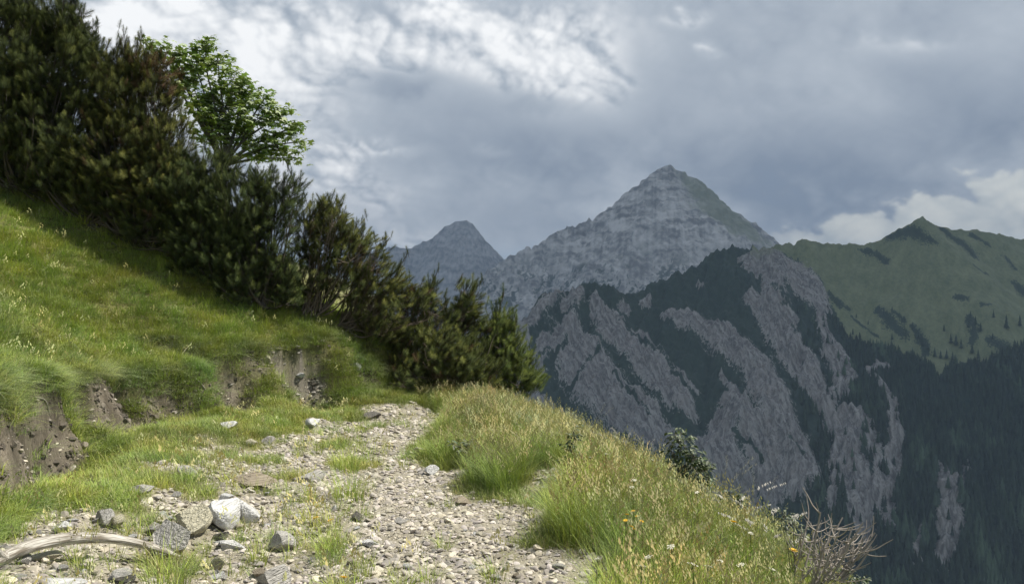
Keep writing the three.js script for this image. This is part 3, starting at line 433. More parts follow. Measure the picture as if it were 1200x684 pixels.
// ------------------------------------------------------------------ the bleached branch lying across the stones
function tubeAlong(pts, radii, sides, wobble, seed, closeTip = true) { // a tapering limb through points, with its own radius at each
  const c = new THREE.CatmullRomCurve3(pts), n = (pts.length - 1) * 5, fr = c.computeFrenetFrames(n, false), pos = [], uv = [], idx = [];
  for (let i = 0; i <= n; i++) { const t = i / n, p = c.getPoint(t), k = t * (radii.length - 1), a = Math.min(radii.length - 2, Math.floor(k)), rad = mix(radii[a], radii[a + 1], k - a);
    for (let j = 0; j <= sides; j++) { const th = j / sides * Math.PI * 2, q = rad * (1 + wobble * (noise(Math.cos(th) * 1.5 + seed, Math.sin(th) * 1.5 + t * 7) + 0.6 * noise(Math.cos(th) * 4 + t * 3, Math.sin(th) * 4 + seed))); pos.push(p.x + q * (Math.cos(th) * fr.normals[i].x + Math.sin(th) * fr.binormals[i].x), p.y + q * (Math.cos(th) * fr.normals[i].y + Math.sin(th) * fr.binormals[i].y), p.z + q * (Math.cos(th) * fr.normals[i].z + Math.sin(th) * fr.binormals[i].z)); uv.push(j / sides, t * pts.length); } }
  for (let i = 0; i < n; i++) for (let j = 0; j < sides; j++) { const a = i * (sides + 1) + j, b = a + sides + 1; idx.push(a, b, a + 1, a + 1, b, b + 1); }
  if (closeTip) for (const e of [0, n]) { const p = c.getPoint(e / n), k = pos.length / 3; pos.push(p.x, p.y, p.z); uv.push(0.5, e ? pts.length : 0); for (let j = 0; j < sides; j++) { const a = e * (sides + 1) + j; e ? idx.push(a, k, a + 1) : idx.push(a, a + 1, k); } }
  const g = new THREE.BufferGeometry(); g.setAttribute('position', new THREE.Float32BufferAttribute(pos, 3)); g.setAttribute('uv', new THREE.Float32BufferAttribute(uv, 2)); g.setIndex(idx); g.computeVertexNormals(); return g;
}
{
  const tex = colorTexture(256, 512, (u, v) => { const g = fbm(u * 26, v * 3, 4, 0.6), s = fbm(u * 5 + 3, v * 2.2, 3); return mix3([0.17, 0.145, 0.115], mix3([0.42, 0.4, 0.36], [0.58, 0.555, 0.51], clamp(0.5 + s)), smooth(-0.35, 0.25, g + s * 0.5)); }); tex.wrapS = tex.wrapT = THREE.RepeatWrapping; tex.repeat.set(1, 0.4);
  const mat = new THREE.MeshStandardMaterial({ map: tex, bumpMap: tex, bumpScale: 0.004, roughness: 0.85 });
  const a = spot(2, 664), b = spot(205, 654), z0 = a.z, z1 = b.z, pts = [], line = [[-70, 700], [-30, 672], [0, 655], [32, 641], [72, 632], [115, 630], [152, 634.5], [188, 644], [210, 652]];
  for (const [px, py] of line) pts.push(at(px, py, -mix(z0, z1, clamp((px - 2) / 203, -0.4, 1))));
  pts[0].y = ground(pts[0].x, pts[0].z) + 0.03;
  const g = group('fallen_branch'); mesh('stem', tubeAlong(pts, [0.037, 0.035, 0.034, 0.033, 0.031, 0.029, 0.025, 0.018, 0.009], 18, 0.24, 3), mat, g);
  const q = at(2, 650, -z0 - 0.02); mesh('side_twig', tubeAlong([at(8, 655, -z0), q, at(-6, 640, -z0 - 0.05)], [0.018, 0.014, 0.008], 8, 0.1, 5), mat, g);
  tag(g, 'bleached curved bare branch lying on the stones', 'branch');
}

// ------------------------------------------------------------------ grass and flowers
const leafMat = (o = {}) => new THREE.MeshPhysicalMaterial({ color: 0xffffff, vertexColors: true, roughness: 0.75, transmission: 0.3, thickness: 0, side: THREE.DoubleSide, ...o });
class Blades {                                                        // collects thin curved blades, stems and small faces into one geometry
  constructor() { this.p = []; this.c = []; this.i = []; }
  strip(pts, widths, across, color) { const b = this.p.length / 3; pts.forEach((p, k) => { const w = widths[k] / 2; this.p.push(p[0] - across[0] * w, p[1] - across[1] * w, p[2] - across[2] * w, p[0] + across[0] * w, p[1] + across[1] * w, p[2] + across[2] * w); this.c.push(...color, ...color); if (k) { const a = b + 2 * k - 2; this.i.push(a, a + 1, a + 2, a + 1, a + 3, a + 2); } }); }
  blade(x, z, h, lean, dir, w, color, segs = 3, y0 = -0.01) { const pts = [], ws = [], cx = Math.cos(dir), sz = Math.sin(dir); for (let k = 0; k <= segs; k++) { const t = k / segs, o = lean * h * t * t; pts.push([x + cx * o, y0 + h * (t - 0.35 * lean * lean * t * t), z + sz * o]); ws.push(w * (1 - t) ** 0.7 + 0.0004); } this.strip(pts, ws, [-sz, 0, cx], color); }
  face(pts, color) { const b = this.p.length / 3; for (const p of pts) { this.p.push(...p); this.c.push(...color); } for (let k = 1; k + 1 < pts.length; k++) this.i.push(b, b + k, b + k + 1); }
  geometry() { const g = new THREE.BufferGeometry(); g.setAttribute('position', new THREE.Float32BufferAttribute(this.p, 3)); g.setAttribute('color', new THREE.Float32BufferAttribute(this.c, 3)); g.setIndex(this.i); g.computeVertexNormals(); return g; }
}
const GREEN = [0.22, 0.31, 0.05], LIME = [0.385, 0.475, 0.068], OLIVE = [0.31, 0.355, 0.08], STRAW = [0.5, 0.47, 0.22], DEEP = [0.07, 0.12, 0.03], TAN = [0.42, 0.36, 0.17];
function shade(c, r) { const k = 0.75 + 0.5 * r(); return c.map(v => v * k); }
function pick(r, list) { let k = r() * list.reduce((a, b) => a + b[1], 0); for (const [c, w] of list) if ((k -= w) <= 0) return shade(c, r); return list[0][0]; }
function clump(seed, { n, radius, h0, h1, width, lean, colors, stalks = 0, stalkH = 0.4, head = STRAW, segs = 3 }) {
  const r = rng(seed), b = new Blades();
  for (let k = 0; k < n; k++) { const a = r() * 6.283, q = radius * Math.sqrt(r()), x = Math.cos(a) * q, z = Math.sin(a) * q; b.blade(x, z, mix(h0, h1, r()), lean * (0.3 + r()), a + (r() - 0.5) * 2.4, width * (0.7 + 0.6 * r()), pick(r, colors), segs); }
  for (let k = 0; k < stalks; k++) {                                  // flowering stalks with a loose nodding head of small spikelets
    const a = r() * 6.283, q = radius * r(), x = Math.cos(a) * q, z = Math.sin(a) * q, h = stalkH * (0.65 + 0.6 * r()), ln = 0.12 + 0.3 * r(), dir = r() * 6.283, c = shade(head, r);
    b.blade(x, z, h, ln, dir, 0.0022, shade([0.2, 0.2, 0.07], r), 4);
    for (let j = 0; j < 9; j++) { const t = 0.76 + 0.24 * j / 8, o = ln * h * t * t, y = h * (t - 0.35 * ln * ln * t * t), e = (1.02 - t) * 0.14 * (0.5 + r()), w = r() * 6.283, sx = x + Math.cos(dir) * o + Math.cos(w) * e, sz = z + Math.sin(dir) * o + Math.sin(w) * e, s = 0.0035 + 0.003 * r(); b.face([[sx - s, y, sz], [sx, y + s * 2.6, sz + s], [sx + s, y, sz], [sx, y - s * 1.5, sz - s]], c); }
  }
  return b.geometry();
}
const grassMat = leafMat();
function scatter(name, label, geos, count, seed, place, mat = grassMat) {
  const r = rng(seed), lists = geos.map(() => []), cols = geos.map(() => []), o = new THREE.Object3D();
  for (let t = 0, n = 0; n < count && t < count * 14; t++) { const q = place(r); if (!q) continue; o.position.set(q.x, q.y ?? ground(q.x, q.z), q.z); o.rotation.set((r() - 0.5) * 0.3, r() * 6.283, (r() - 0.5) * 0.3); const s = q.s ?? 1; o.scale.set(s, s * (q.tall ?? 1), s); o.updateMatrix(); const k = Math.floor(r() * geos.length); lists[k].push(o.matrix.clone()); cols[k].push(new THREE.Color().setRGB(...(q.c ?? [1, 1, 1]))); n++; }
  const g = group(name); kind(g, 'stuff', label);
  lists.forEach((l, i) => { if (!l.length) return; const im = new THREE.InstancedMesh(geos[i], mat, l.length); im.name = 'blades'; l.forEach((m, k) => { im.setMatrixAt(k, m); im.setColorAt(k, cols[i][k]); }); im.castShadow = im.receiveShadow = true; g.add(im); });
}
const tint = (x, z, r) => { const n = fbm(x * 0.8 + 7, z * 0.8, 3), m = fbm(x * 2.4, z * 2.4 + 5, 2), k = 0.92 + n * 0.35 + 0.25 * (r() - 0.5); return [k * (1.0 + m * 0.3), k, k * (0.95 - m * 0.3)]; };
const shortSet = [1, 2, 3, 4].map(s => clump(s, { n: 60, radius: 0.1, h0: 0.03, h1: 0.13, width: 0.0048, lean: 1.15, colors: [[GREEN, 3], [LIME, 4], [OLIVE, 3], [STRAW, 0.9]] }));
const fineSet = [11, 12, 13].map(s => clump(s, { n: 40, radius: 0.1, h0: 0.08, h1: 0.22, width: 0.003, lean: 0.9, colors: [[GREEN, 2], [LIME, 4], [OLIVE, 3], [STRAW, 1.0]], stalks: 1, stalkH: 0.26, head: [0.4, 0.4, 0.16] }));
const tallSet = [21, 22, 23].map(s => clump(s, { n: 60, radius: 0.11, h0: 0.16, h1: 0.42, width: 0.0045, lean: 0.7, segs: 4, colors: [[GREEN, 4], [LIME, 4], [OLIVE, 2], [STRAW, 0.5]], stalks: 2, stalkH: 0.5, head: TAN }));
const drySet = [31, 32, 33].map(s => clump(s, { n: 44, radius: 0.12, h0: 0.08, h1: 0.28, width: 0.0034, lean: 0.8, colors: [[GREEN, 3], [LIME, 4], [OLIVE, 2.5], [STRAW, 0.6]], stalks: 3, stalkH: 0.36, head: [0.44, 0.42, 0.19] }));
const sparseSet = [41, 42, 43].map(s => clump(s, { n: 16, radius: 0.06, h0: 0.02, h1: 0.09, width: 0.003, lean: 0.9, colors: [[GREEN, 3], [OLIVE, 4], [LIME, 2], [STRAW, 2]] }));
const hangSet = [51, 52].map(s => clump(s, { n: 70, radius: 0.13, h0: 0.12, h1: 0.3, width: 0.004, lean: 1.35, segs: 4, colors: [[GREEN, 3], [OLIVE, 3], [LIME, 2], [DEEP, 2], [STRAW, 1]] }));

// the mown-looking slope above the bank
scatter('meadow_grass', 'short bright green meadow grass covering the slope above the eroded bank', shortSet, 17000, 61, r => {
  const d = 3.6 + 13 * r() ** 1.1, x = footX(d) + 0.25 - 7.5 * r() ** 1.2; if (x < -0.74 * d - 0.6) return null; const z = -d, q = surface(x, z); if (q.b > 0.35 + 0.4 * r() || q.s > 0.4) return null;
  return { x, z, s: 0.75 + 0.5 * r(), c: tint(x, z, r) };
});
scatter('flowering_grass', 'fine meadow grass with pale seed heads among the short turf', fineSet, 1900, 62, r => {
  const d = 3.6 + 13 * r(), x = footX(d) - 0.2 - 7 * r() ** 1.3; if (x < -0.74 * d - 0.6) return null; const z = -d, q = surface(x, z); if (q.b > 0.3 || q.s > 0.3) return null;
  return { x, z, s: 0.7 + 0.4 * r(), c: tint(x, z, r) };
});
// thin turf between the path and the bank, and round the stones
scatter('sparse_turf', 'thin low turf growing between the stones and below the bank', sparseSet, 15000, 63, r => {
  const d = 3 + 9.5 * r(), x = mix(-5.2, 1.1, r()), z = -d; if (x < footX(d) - 0.2) return null; const q = surface(x, z), v = smooth(0.75, 0.15, q.s) * 0.95 + 0.10 * smooth(0.1, 0.5, q.n + q.f * 0.6) * smooth(-0.6, -1.8, x); if (r() > v || q.b > 0.6) return null;
  return { x, z, s: 0.8 + 0.6 * r(), tall: 0.8 + 0.5 * r(), c: tint(x, z, r) };
});
scatter('low_grass', 'low green grass on the level ground below the bank', shortSet, 5200, 64, r => {
  const d = 3 + 10.5 * r(), z = -d, x = mix(footX(d) - 0.1, -0.6, r()); if (x > -0.5) return null; const q = surface(x, z); if (q.b > 0.5 || r() > smooth(0.45, 0.05, q.s) || (inside(stony, x, z) > 0.1 && r() < 0.75)) return null;
  return { x, z, s: 0.45 + 0.7 * r() ** 1.5, tall: 0.6 + 0.6 * r(), c: tint(x, z, r) };
});
// the verge between path and drop
scatter('verge_grass', 'tall green grass along the outer edge of the path', tallSet, 1500, 65, r => {
  const d = 3.1 + 9.6 * r(), z = -d, x = mix(-1.2, crestX(d) + 0.3, r()), q = surface(x, z), e = inside(stony, x, z); if (x < -1.1 || q.s > 0.25 || e > -0.02 || r() > smooth(-1.15, -0.25, e) + 0.12) return null;
  const k = d > 7 ? 0.8 : 1; return { x, z, s: (0.62 + 0.42 * r()) * k, c: tint(x, z, r) };
});
scatter('dry_grass', 'yellowish flowering grass on the outer verge above the drop', drySet, 5600, 66, r => {
  const d = 3.0 + 11.5 * r(), z = -d, x = crestX(d) + (r() < 0.76 ? mix(-1.5, 1.0, r()) : mix(1.0, 4.0, r())), q = surface(x, z), e = inside(stony, x, z); if (q.s > 0.2 || e > -0.1 || (x < -1.2 && d < 11.4)) return null;
  return { x, z, s: (0.6 + 0.4 * r()) * (d > 11 ? 0.8 : 1), c: tint(x, z, r) };
});
scatter('slope_grass', 'rough grass on the hillside behind the dwarf pines', fineSet, 2600, 71, r => {
  const d = 13 + 9 * r(), z = -d, x = crestX(d) + 1.5 - 9 * r(); return { x, z, s: 1.2 + 0.6 * r(), c: tint(x, z, r) };
});
// turf hanging over the scars in the bank
scatter('hanging_turf', 'ragged turf hanging over the slipped edges of the bank', hangSet, 330, 67, r => {
  const h = hollows[Math.floor(r() * hollows.length)], t = (r() * 2 - 1) * h.w * 1.15, u = 0.03 + 0.14 * r(), x = h.x + h.ux * u + h.ud * t, z = -(h.d + h.ud * u - h.ux * t);
  return { x, z, s: 0.5 + 0.45 * r(), tall: 0.8, c: tint(x, z, r).map(v => v * 0.95) };
});
scatter('ragged_turf', 'ragged turf fringing the bare soil of the bank', hangSet, 520, 68, r => {
  const d = 4.2 + 8 * r(), x = footX(d) + 0.3 - 2.4 * r(), z = -d, q = surface(x, z); if (q.b < 0.15 || q.b > 0.85 || q.sc > 0.3 || r() < 0.25) return null;
  return { x, z, s: 0.4 + 0.5 * r(), tall: 0.75, c: tint(x, z, r) };
});
scatter('lip_turf', 'turf overhanging the broken lip of the bank', hangSet, 900, 69, r => {
  const d = 3.8 + 7.2 * r(), z = -d, w = stepW(d), x = footX(d) + wobble(footX(d), d) - w + 0.05 - 0.2 * r();
  return { x, z, s: 0.45 + 0.5 * r() * r(), tall: 0.75, c: tint(x, z, r) };
});
const weedSet = [81, 82, 83].map(s => clump(s, { n: 26, radius: 0.05, h0: 0.03, h1: 0.17, width: 0.0036, lean: 0.9, colors: [[GREEN, 3], [LIME, 3], [OLIVE, 2], [STRAW, 1.5]], stalks: 1, stalkH: 0.2 }));
scatter('path_weeds', 'scraggly weeds growing through the stony ground', weedSet, 600, 70, r => {
  const d = 3.6 + 7.5 * r(), x = mix(-3.4, 0.6, r()), z = -d; if (x < footX(d)) return null; const q = surface(x, z), px = 600 + FPX * x / d, k = fbm(x * 1.7 + 9, z * 1.7, 3); if (r() > smooth(0.0, 0.35, k + (px < 430 ? 0.16 : -0.12))) return null;
  return { x, z, s: 0.5 + 0.7 * r(), c: tint(x, z, r) };
});
// tufts that stand by themselves: things
{
  const big = [71, 72, 73].map(s => clump(s, { n: 150, radius: 0.13, h0: 0.1, h1: 0.34, width: 0.0045, lean: 0.8, segs: 4, colors: [[GREEN, 4], [LIME, 4], [OLIVE, 2], [STRAW, 0.8]] }));
  const small = [74, 75].map(s => clump(s, { n: 70, radius: 0.07, h0: 0.05, h1: 0.2, width: 0.0035, lean: 0.9, colors: [[GREEN, 4], [LIME, 3], [OLIVE, 2], [STRAW, 1]], stalks: 2, stalkH: 0.25 }));
  for (const [px, py, set, k, s, label] of [[408, 585, big, 0, 1.0, 'bushy green grass tuft beside the pale flat block'], [405, 552, big, 1, 0.95, 'pale green grass tuft in the middle of the stony ground'], [520, 643, small, 0, 0.8, 'small green grass tuft alone in the gravel path'], [578, 680, small, 1, 1.1, 'wispy grass tuft with thin stalks on the path'], [432, 606, small, 0, 0.5, 'tiny grass tuft on the path near the dark stone'], [586, 608, small, 1, 0.4, 'tiny grass tuft beside the wide gravel bend'], [195, 690, big, 2, 0.95, 'thick grass tuft in front of the branch tip'], [388, 650, big, 0, 0.7, 'dry grass tuft between the rubble and the gravel path'], [505, 684, small, 0, 0.9, 'low green tuft by the wispy tuft on the path'], [440, 640, small, 1, 0.35, 'tiny tuft beside a flat white stone'], [470, 690, small, 0, 0.8, 'ragged green tuft at the wide end of the path'], [285, 620, small, 1, 0.5, 'small tuft under the smooth bluish white rock'], [240, 645, small, 0, 0.55, 'short tuft between the grey rock and the flat whitish stone'], [335, 658, small, 1, 0.5, 'small leafy tuft below the squat grey rock'], [100, 668, small, 0, 0.6, 'low tuft under the arch of the branch'], [502, 535, big, 1, 0.85, 'dense dark green tuft where the path narrows'], [455, 552, small, 0, 0.5, 'small yellow-green tuft on the narrow path']]) {
    const p = spot(px, py), m = mesh('grass_tuft', set[k], grassMat); m.position.copy(p); m.scale.setScalar(s); m.rotation.y = px; tag(m, label, 'grass tuft');
  }
}

// ------------------------------------------------------------------ flowers: each plant a thing with stem and flower head
const stemMat = leafMat({ transmission: 0.2 }), petalMat = leafMat({ transmission: 0.3, roughness: 0.8 });
function umbelGeometry(seed, c) { const r = rng(seed), b = new Blades(); for (let k = 0; k < 26; k++) { const a = r() * 6.283, q = 0.036 * Math.sqrt(r()), x = Math.cos(a) * q, z = Math.sin(a) * q, y = 0.008 * Math.cos(q * 40) + r() * 0.004, s = 0.0055 + 0.003 * r(); b.face([0, 1, 2, 3, 4, 5].map(j => [x + Math.cos(j * 1.047) * s, y + 0.002 * (j % 2), z + Math.sin(j * 1.047) * s]), shade(c, r)); b.strip([[0, -0.035, 0], [x, y, z]], [0.0018, 0.001], [Math.sin(a), 0, -Math.cos(a)], [0.12, 0.15, 0.05]); } return b.geometry(); }
function rayFlowerGeometry(seed, c) { const r = rng(seed), b = new Blades(); for (let ring = 0; ring < 2; ring++) for (let k = 0; k < 14; k++) { const a = k / 14 * 6.283 + ring * 0.2, l = (ring ? 0.013 : 0.02) * (0.85 + 0.3 * r()), w = 0.0032, ux = Math.cos(a), uz = Math.sin(a), y = ring ? 0.006 : 0.003; b.face([[-uz * w * 0.5, 0, ux * w * 0.5], [ux * l * 0.6 - uz * w, y, uz * l * 0.6 + ux * w], [ux * l, y * 1.1, uz * l], [ux * l * 0.6 + uz * w, y, uz * l * 0.6 - ux * w], [uz * w * 0.5, 0, -ux * w * 0.5]], shade(c, r)); } return b.geometry(); }
function stemGeometry(seed, leaves) { const r = rng(seed), b = new Blades(); for (let k = 0; k < 3; k++) { const a = k * 2.1; b.strip([[0, 0, 0], [0.03, 0.5, 0.01], [0, 1, 0]], [0.012, 0.01, 0.008], [Math.cos(a), 0, Math.sin(a)], [0.09, 0.12, 0.04]); } for (let k = 0; k < leaves; k++) { const a = r() * 6.28, y = 0.1 + 0.75 * r(), l = 0.16 * (1.1 - y), w = 0.03; b.face([[0, y, 0], [Math.cos(a) * l * 0.5 - Math.sin(a) * w, y + 0.06, Math.sin(a) * l * 0.5 + Math.cos(a) * w], [Math.cos(a) * l, y + 0.08, Math.sin(a) * l], [Math.cos(a) * l * 0.5 + Math.sin(a) * w, y + 0.06, Math.sin(a) * l * 0.5 - Math.cos(a) * w]], shade(GREEN, r)); } return b.geometry(); }
const umbels = [1, 2, 3].map(s => umbelGeometry(s, [0.62, 0.6, 0.5])), yellows = [1, 2].map(s => rayFlowerGeometry(s, [0.75, 0.5, 0.02])), stems = [1, 2, 3].map(s => stemGeometry(s, 7));
function flower(name, label, grp, px, py, headGeos, k, h, size) {     // px, py: where its head shows; the stem of height h reaches the ground below
  const lift = (x, z) => ground(x, z) + h, p = meet(lift, px, py, 2, 20, 0.05); if (!p) return;
  const g = group(name, new THREE.Vector3(p.x, ground(p.x, p.z), p.z)); g.rotation.y = k * 2.4;
  const s = mesh('stem', stems[k % 3], stemMat, g); s.scale.set(Math.min(h, 0.5), h, Math.min(h, 0.5));
  const f = mesh('flower_head', headGeos[k % headGeos.length], petalMat, g); f.position.y = h; f.scale.setScalar(size); f.rotation.set(0.25 * Math.sin(k * 5), 0, 0.3 * Math.cos(k * 3));
  tag(g, label, 'flower', grp);
}
[[787, 641, 1.3], [760, 653, 0.9], [752, 664, 1], [812, 662, 1.1], [830, 664, 0.9], [845, 658, 0.8], [868, 662, 0.9], [743, 563, 0.9], [741, 571, 0.7], [692, 536, 0.8], [710, 532, 0.7], [672, 468, 1.2], [666, 471, 1], [680, 473, 1], [692, 488, 1.2], [702, 487, 1.1], [673, 476, 0.7], [765, 539, 0.7], [817, 577, 0.7], [880, 625, 0.7], [908, 598, 0.8], [902, 592, 0.9], [700, 655, 0.7], [640, 465, 0.7], [597, 552, 0.6], [905, 667, 0.8], [724, 502, 0.8], [655, 468, 0.8]].forEach(([px, py, s], k) => flower('umbel_flower', 'flat white umbel flower on a thin stem in the verge grass', 'white umbel flowers on the verge', px, py, umbels, k, 0.36 + 0.06 * Math.sin(k * 7), s * 0.62));
[[742, 599], [747, 605], [735, 603], [740, 617], [743, 620], [752, 611], [733, 610]].forEach(([px, py], k) => flower('yellow_flower', 'yellow flower in the dense yellow patch of the verge grass', 'yellow flowers clustered in the verge', px, py, yellows, k, 0.34, 0.8));
[[370, 607, 'yellow flower low in the gravel, beside an identical bloom'], [387, 610, 'yellow flower low in the gravel, closest to the dark stone'], [402, 677, 'single yellow flower beside the dry tuft on the path'], [45, 564, 'single yellow flower in the grass at the foot of the bank'], [860, 612, 'single bright yellow flower head high in the verge'], [930, 645, 'yellow flower beside the dead twigs on the verge']].forEach(([px, py, l], k) => flower('yellow_flower', l, undefined, px, py, yellows, k, px > 600 ? 0.35 : 0.07, 1.5));

// ------------------------------------------------------------------ dwarf pines, maple, shrubs
const needleMat = new THREE.MeshPhysicalMaterial({ color: 0xffffff, vertexColors: true, roughness: 0.85, specularIntensity: 0.35, side: THREE.DoubleSide });
const woodMat = std(0.075, 0.062, 0.05, 0.95), greyWood = std(0.27, 0.24, 0.215, 0.9), barkGrey = std(0.12, 0.11, 0.095, 0.95);
function shootGeometry(seed, n, len, needle, base, tip) {             // one upright shoot: a twig clothed in needles, unit axis up
  const r = rng(seed), b = new Blades();
  for (let k = 0; k < 2; k++) b.strip([[0, -len * 0.5, 0], [0, len * 0.95, 0]], [0.008, 0.004], [k, 0, 1 - k], [0.09, 0.07, 0.05]);
  for (let k = 0; k < n; k++) { const t = k / n, a = k * 2.4, y = len * (t * 0.98 - 0.05), up = 0.3 + 0.9 * t * t + 0.4 * (r() - 0.5), l = needle * (0.8 + 0.4 * r()) * (1 - 0.25 * t), cs = Math.cos(up), e = [Math.cos(a) * cs * l, Math.sin(up) * l, Math.sin(a) * cs * l], c = shade(mix3(base, tip, t), r); b.strip([[0, y, 0], [e[0] * 0.6, y + e[1] * 0.55, e[2] * 0.6], [e[0], y + e[1], e[2]]], [0.0034, 0.0034, 0.001], [-Math.sin(a), 0, Math.cos(a)], c); }
  return b.geometry();
}
const P_DARK = [0.036, 0.052, 0.020], P_MID = [0.105, 0.12, 0.038], P_TIP = [0.2, 0.205, 0.062];
const shoots = [1, 2, 3].map(s => shootGeometry(s, 72, 0.115, 0.062, P_DARK, P_MID)), shootsPale = [4, 5].map(s => shootGeometry(s, 66, 0.11, 0.058, P_MID, P_TIP)), shootsBrown = [6].map(s => shootGeometry(s, 50, 0.11, 0.055, [0.09, 0.06, 0.035], [0.12, 0.08, 0.045]));
function stemBetween(a, b, sag, r0, r1, sides, seed, out) { const m1 = a.clone().lerp(b, 0.4), m2 = a.clone().lerp(b, 0.75); m1.y -= sag; m2.y -= sag * 0.75; const r = rng(seed), j = () => (r() - 0.5) * 0.07 * a.distanceTo(b); m1.x += j(); m1.z += j(); m2.x += j(); m2.z += j(); out.push(tubeAlong([a, m1, m2, b], [r0, mix(r0, r1, 0.4), mix(r0, r1, 0.75), r1], sides, 0.08, seed % 17, false)); return [a, m1, m2, b]; }
// lobes: [px, py, half width px, half height px, depth offset m]; the foot is where the bush meets the hillside
function pine(label, foot, lobes, { seed, density = 1, sets = [[shoots, 3], [shootsPale, 1]], upright = 0.4, scale = 1, deadTwigs = 14, depth = 0, lean = 0, bark = woodMat, hue = [0.82, 0.86, 0.78] }) {
  const r = rng(seed), base = (!depth && spot(...foot)) || at(foot[0], foot[1], depth || 12.8); if (depth || !spot(...foot)) base.y = ground(base.x, base.z); const D = -base.z, g = group('dwarf_pine', base); tag(g, label, 'pine bush', 'dwarf pines along the slope');
  const local = v => v.sub(base), wood = [], lists = sets.map(([s]) => s.map(() => [])), cols = sets.map(([s]) => s.map(() => [])), o = new THREE.Object3D(), up = new THREE.Vector3(0, 1, 0), total = sets.reduce((a, b) => a + b[1], 0);
  for (const [px, py, rx0, ry0, dz = 0, only] of lobes) {
    const rx = rx0 > 20 ? rx0 - 6 : rx0, ry = ry0 > 20 ? ry0 - 6 : ry0, d = D + dz, c = local(at(px, py, d)), sx = rx * d / FPX, sy = ry * d / FPX, sz = Math.max(0.25, Math.min(sx, 0.9)), area = 4 * Math.PI * ((sx * sy) ** 1.6 / 3 + (sx * sz) ** 1.6 / 3 + (sy * sz) ** 1.6 / 3) ** (1 / 1.6);
    const twigs = Math.max(3, Math.round(area * 17 * density / (scale * scale)));
    for (let k = 0; k < twigs; k++) {
      const dir = new THREE.Vector3(r() * 2 - 1, r() * 2 - 1, r() * 2 - 1).normalize(), q = 0.55 + 0.45 * Math.sqrt(r()), e = c.clone().add(new THREE.Vector3(dir.x * sx * q, dir.y * sy * q, dir.z * sz * q));
      const gy = ground(e.x + base.x, e.z + base.z) - base.y; if (e.y < gy + 0.12) e.y = gy + 0.12 + r() * 0.2;
      const start = k % 3 ? c.clone().add(new THREE.Vector3((r() - 0.5) * sx * 0.5, -sy * 0.45, (r() - 0.5) * sz * 0.5)) : new THREE.Vector3((r() - 0.5) * 0.3, 0, (r() - 0.5) * 0.3);
      if (k % 3 === 0 ? r() < 0.5 : r() < 0.3) stemBetween(start, e, (k % 3 ? 0.05 : 0.16) * start.distanceTo(e), k % 3 ? 0.011 : 0.024, 0.006, 5, seed + k, wood);
      const n = 7 + Math.floor(r() * 5), leader = dir.y > 0.1 && r() < 0.22;
      if (leader) { const hgt = 0.2 + 0.32 * r(), rise = new THREE.Vector3((r() - 0.5 + lean) * 0.35, hgt, (r() - 0.5) * 0.3), tipTo = e.clone().add(rise); stemBetween(e, tipTo, 0, 0.007, 0.004, 4, seed + k, wood); for (let j = 0; j < 7; j++) { o.position.copy(e).addScaledVector(rise, 0.25 + 0.75 * j / 6); o.position.x += (r() - 0.5) * 0.07; o.position.z += (r() - 0.5) * 0.07; o.quaternion.setFromUnitVectors(up, new THREE.Vector3((r() - 0.5) * 0.7, 1, (r() - 0.5) * 0.7).normalize()); const s = scale * (0.6 + 0.4 * r()); o.scale.set(s, s * 1.25, s); o.updateMatrix(); lists[0][j % lists[0].length].push(o.matrix.clone()); cols[0][j % lists[0].length].push(new THREE.Color().setRGB(...hue)); } }
      for (let j = 0; j < n; j++) {
        const p = e.clone().add(new THREE.Vector3(r() - 0.5, (r() - 0.5) * 1.1, r() - 0.5).multiplyScalar(0.32 * scale)), axis = up.clone().multiplyScalar(upright + 0.3 * r()).addScaledVector(dir, 0.55).add(new THREE.Vector3(r() - 0.5 + lean, r() * 0.3, r() - 0.5).multiplyScalar(0.9)).normalize();
        o.position.copy(p); o.quaternion.setFromUnitVectors(up, axis); o.rotateY(r() * 6.28); const s = scale * (0.75 + 0.55 * r()); o.scale.set(s, s * (0.9 + 0.4 * r()), s); o.updateMatrix();
        let w = r() * total, i = 0; while (i + 1 < sets.length && (w -= sets[i][1]) > 0) i++; if (only !== undefined) i = only;
        const v = Math.floor(r() * sets[i][0].length); lists[i][v].push(o.matrix.clone()); const t = 0.75 + 0.5 * r(); cols[i][v].push(new THREE.Color().setRGB(t * hue[0], t * hue[1], t * hue[2]));
      }
    }
  }
  for (let k = 0; k < deadTwigs; k++) { const [px, py, rx, ry, dz = 0] = lobes[Math.floor(r() * lobes.length)], e = local(at(px + (r() - 0.5) * rx * 1.4, py + ry * (0.2 + 0.6 * r()), D + dz - 0.35 * r())), a = new THREE.Vector3((r() - 0.5) * 0.6, 0.1, (r() - 0.5) * 0.4); const line = stemBetween(a, e, 0.1 * a.distanceTo(e), 0.012, 0.003, 4, seed * 3 + k, wood); for (let j = 0; j < 3; j++) { const s = line[2].clone().lerp(e, r()), f = s.clone().add(new THREE.Vector3(r() - 0.5, r() * 0.6 - 0.1, r() - 0.5).multiplyScalar(0.45)); stemBetween(s, f, 0.02, 0.005, 0.002, 4, seed * 5 + k * 3 + j, wood); } }
  mesh('branches', mergeGeometries(wood), bark, g);
  const crown = new THREE.Group(); crown.name = 'foliage'; g.add(crown);
  lists.forEach((ls, i) => ls.forEach((l, v) => { if (!l.length) return; const im = new THREE.InstancedMesh(sets[i][0][v], needleMat, l.length); im.name = 'needle_shoots'; im.userData.kind = 'stuff'; l.forEach((m, k) => { im.setMatrixAt(k, m); im.setColorAt(k, cols[i][v][k]); }); im.castShadow = im.receiveShadow = true; crown.add(im); }));
}
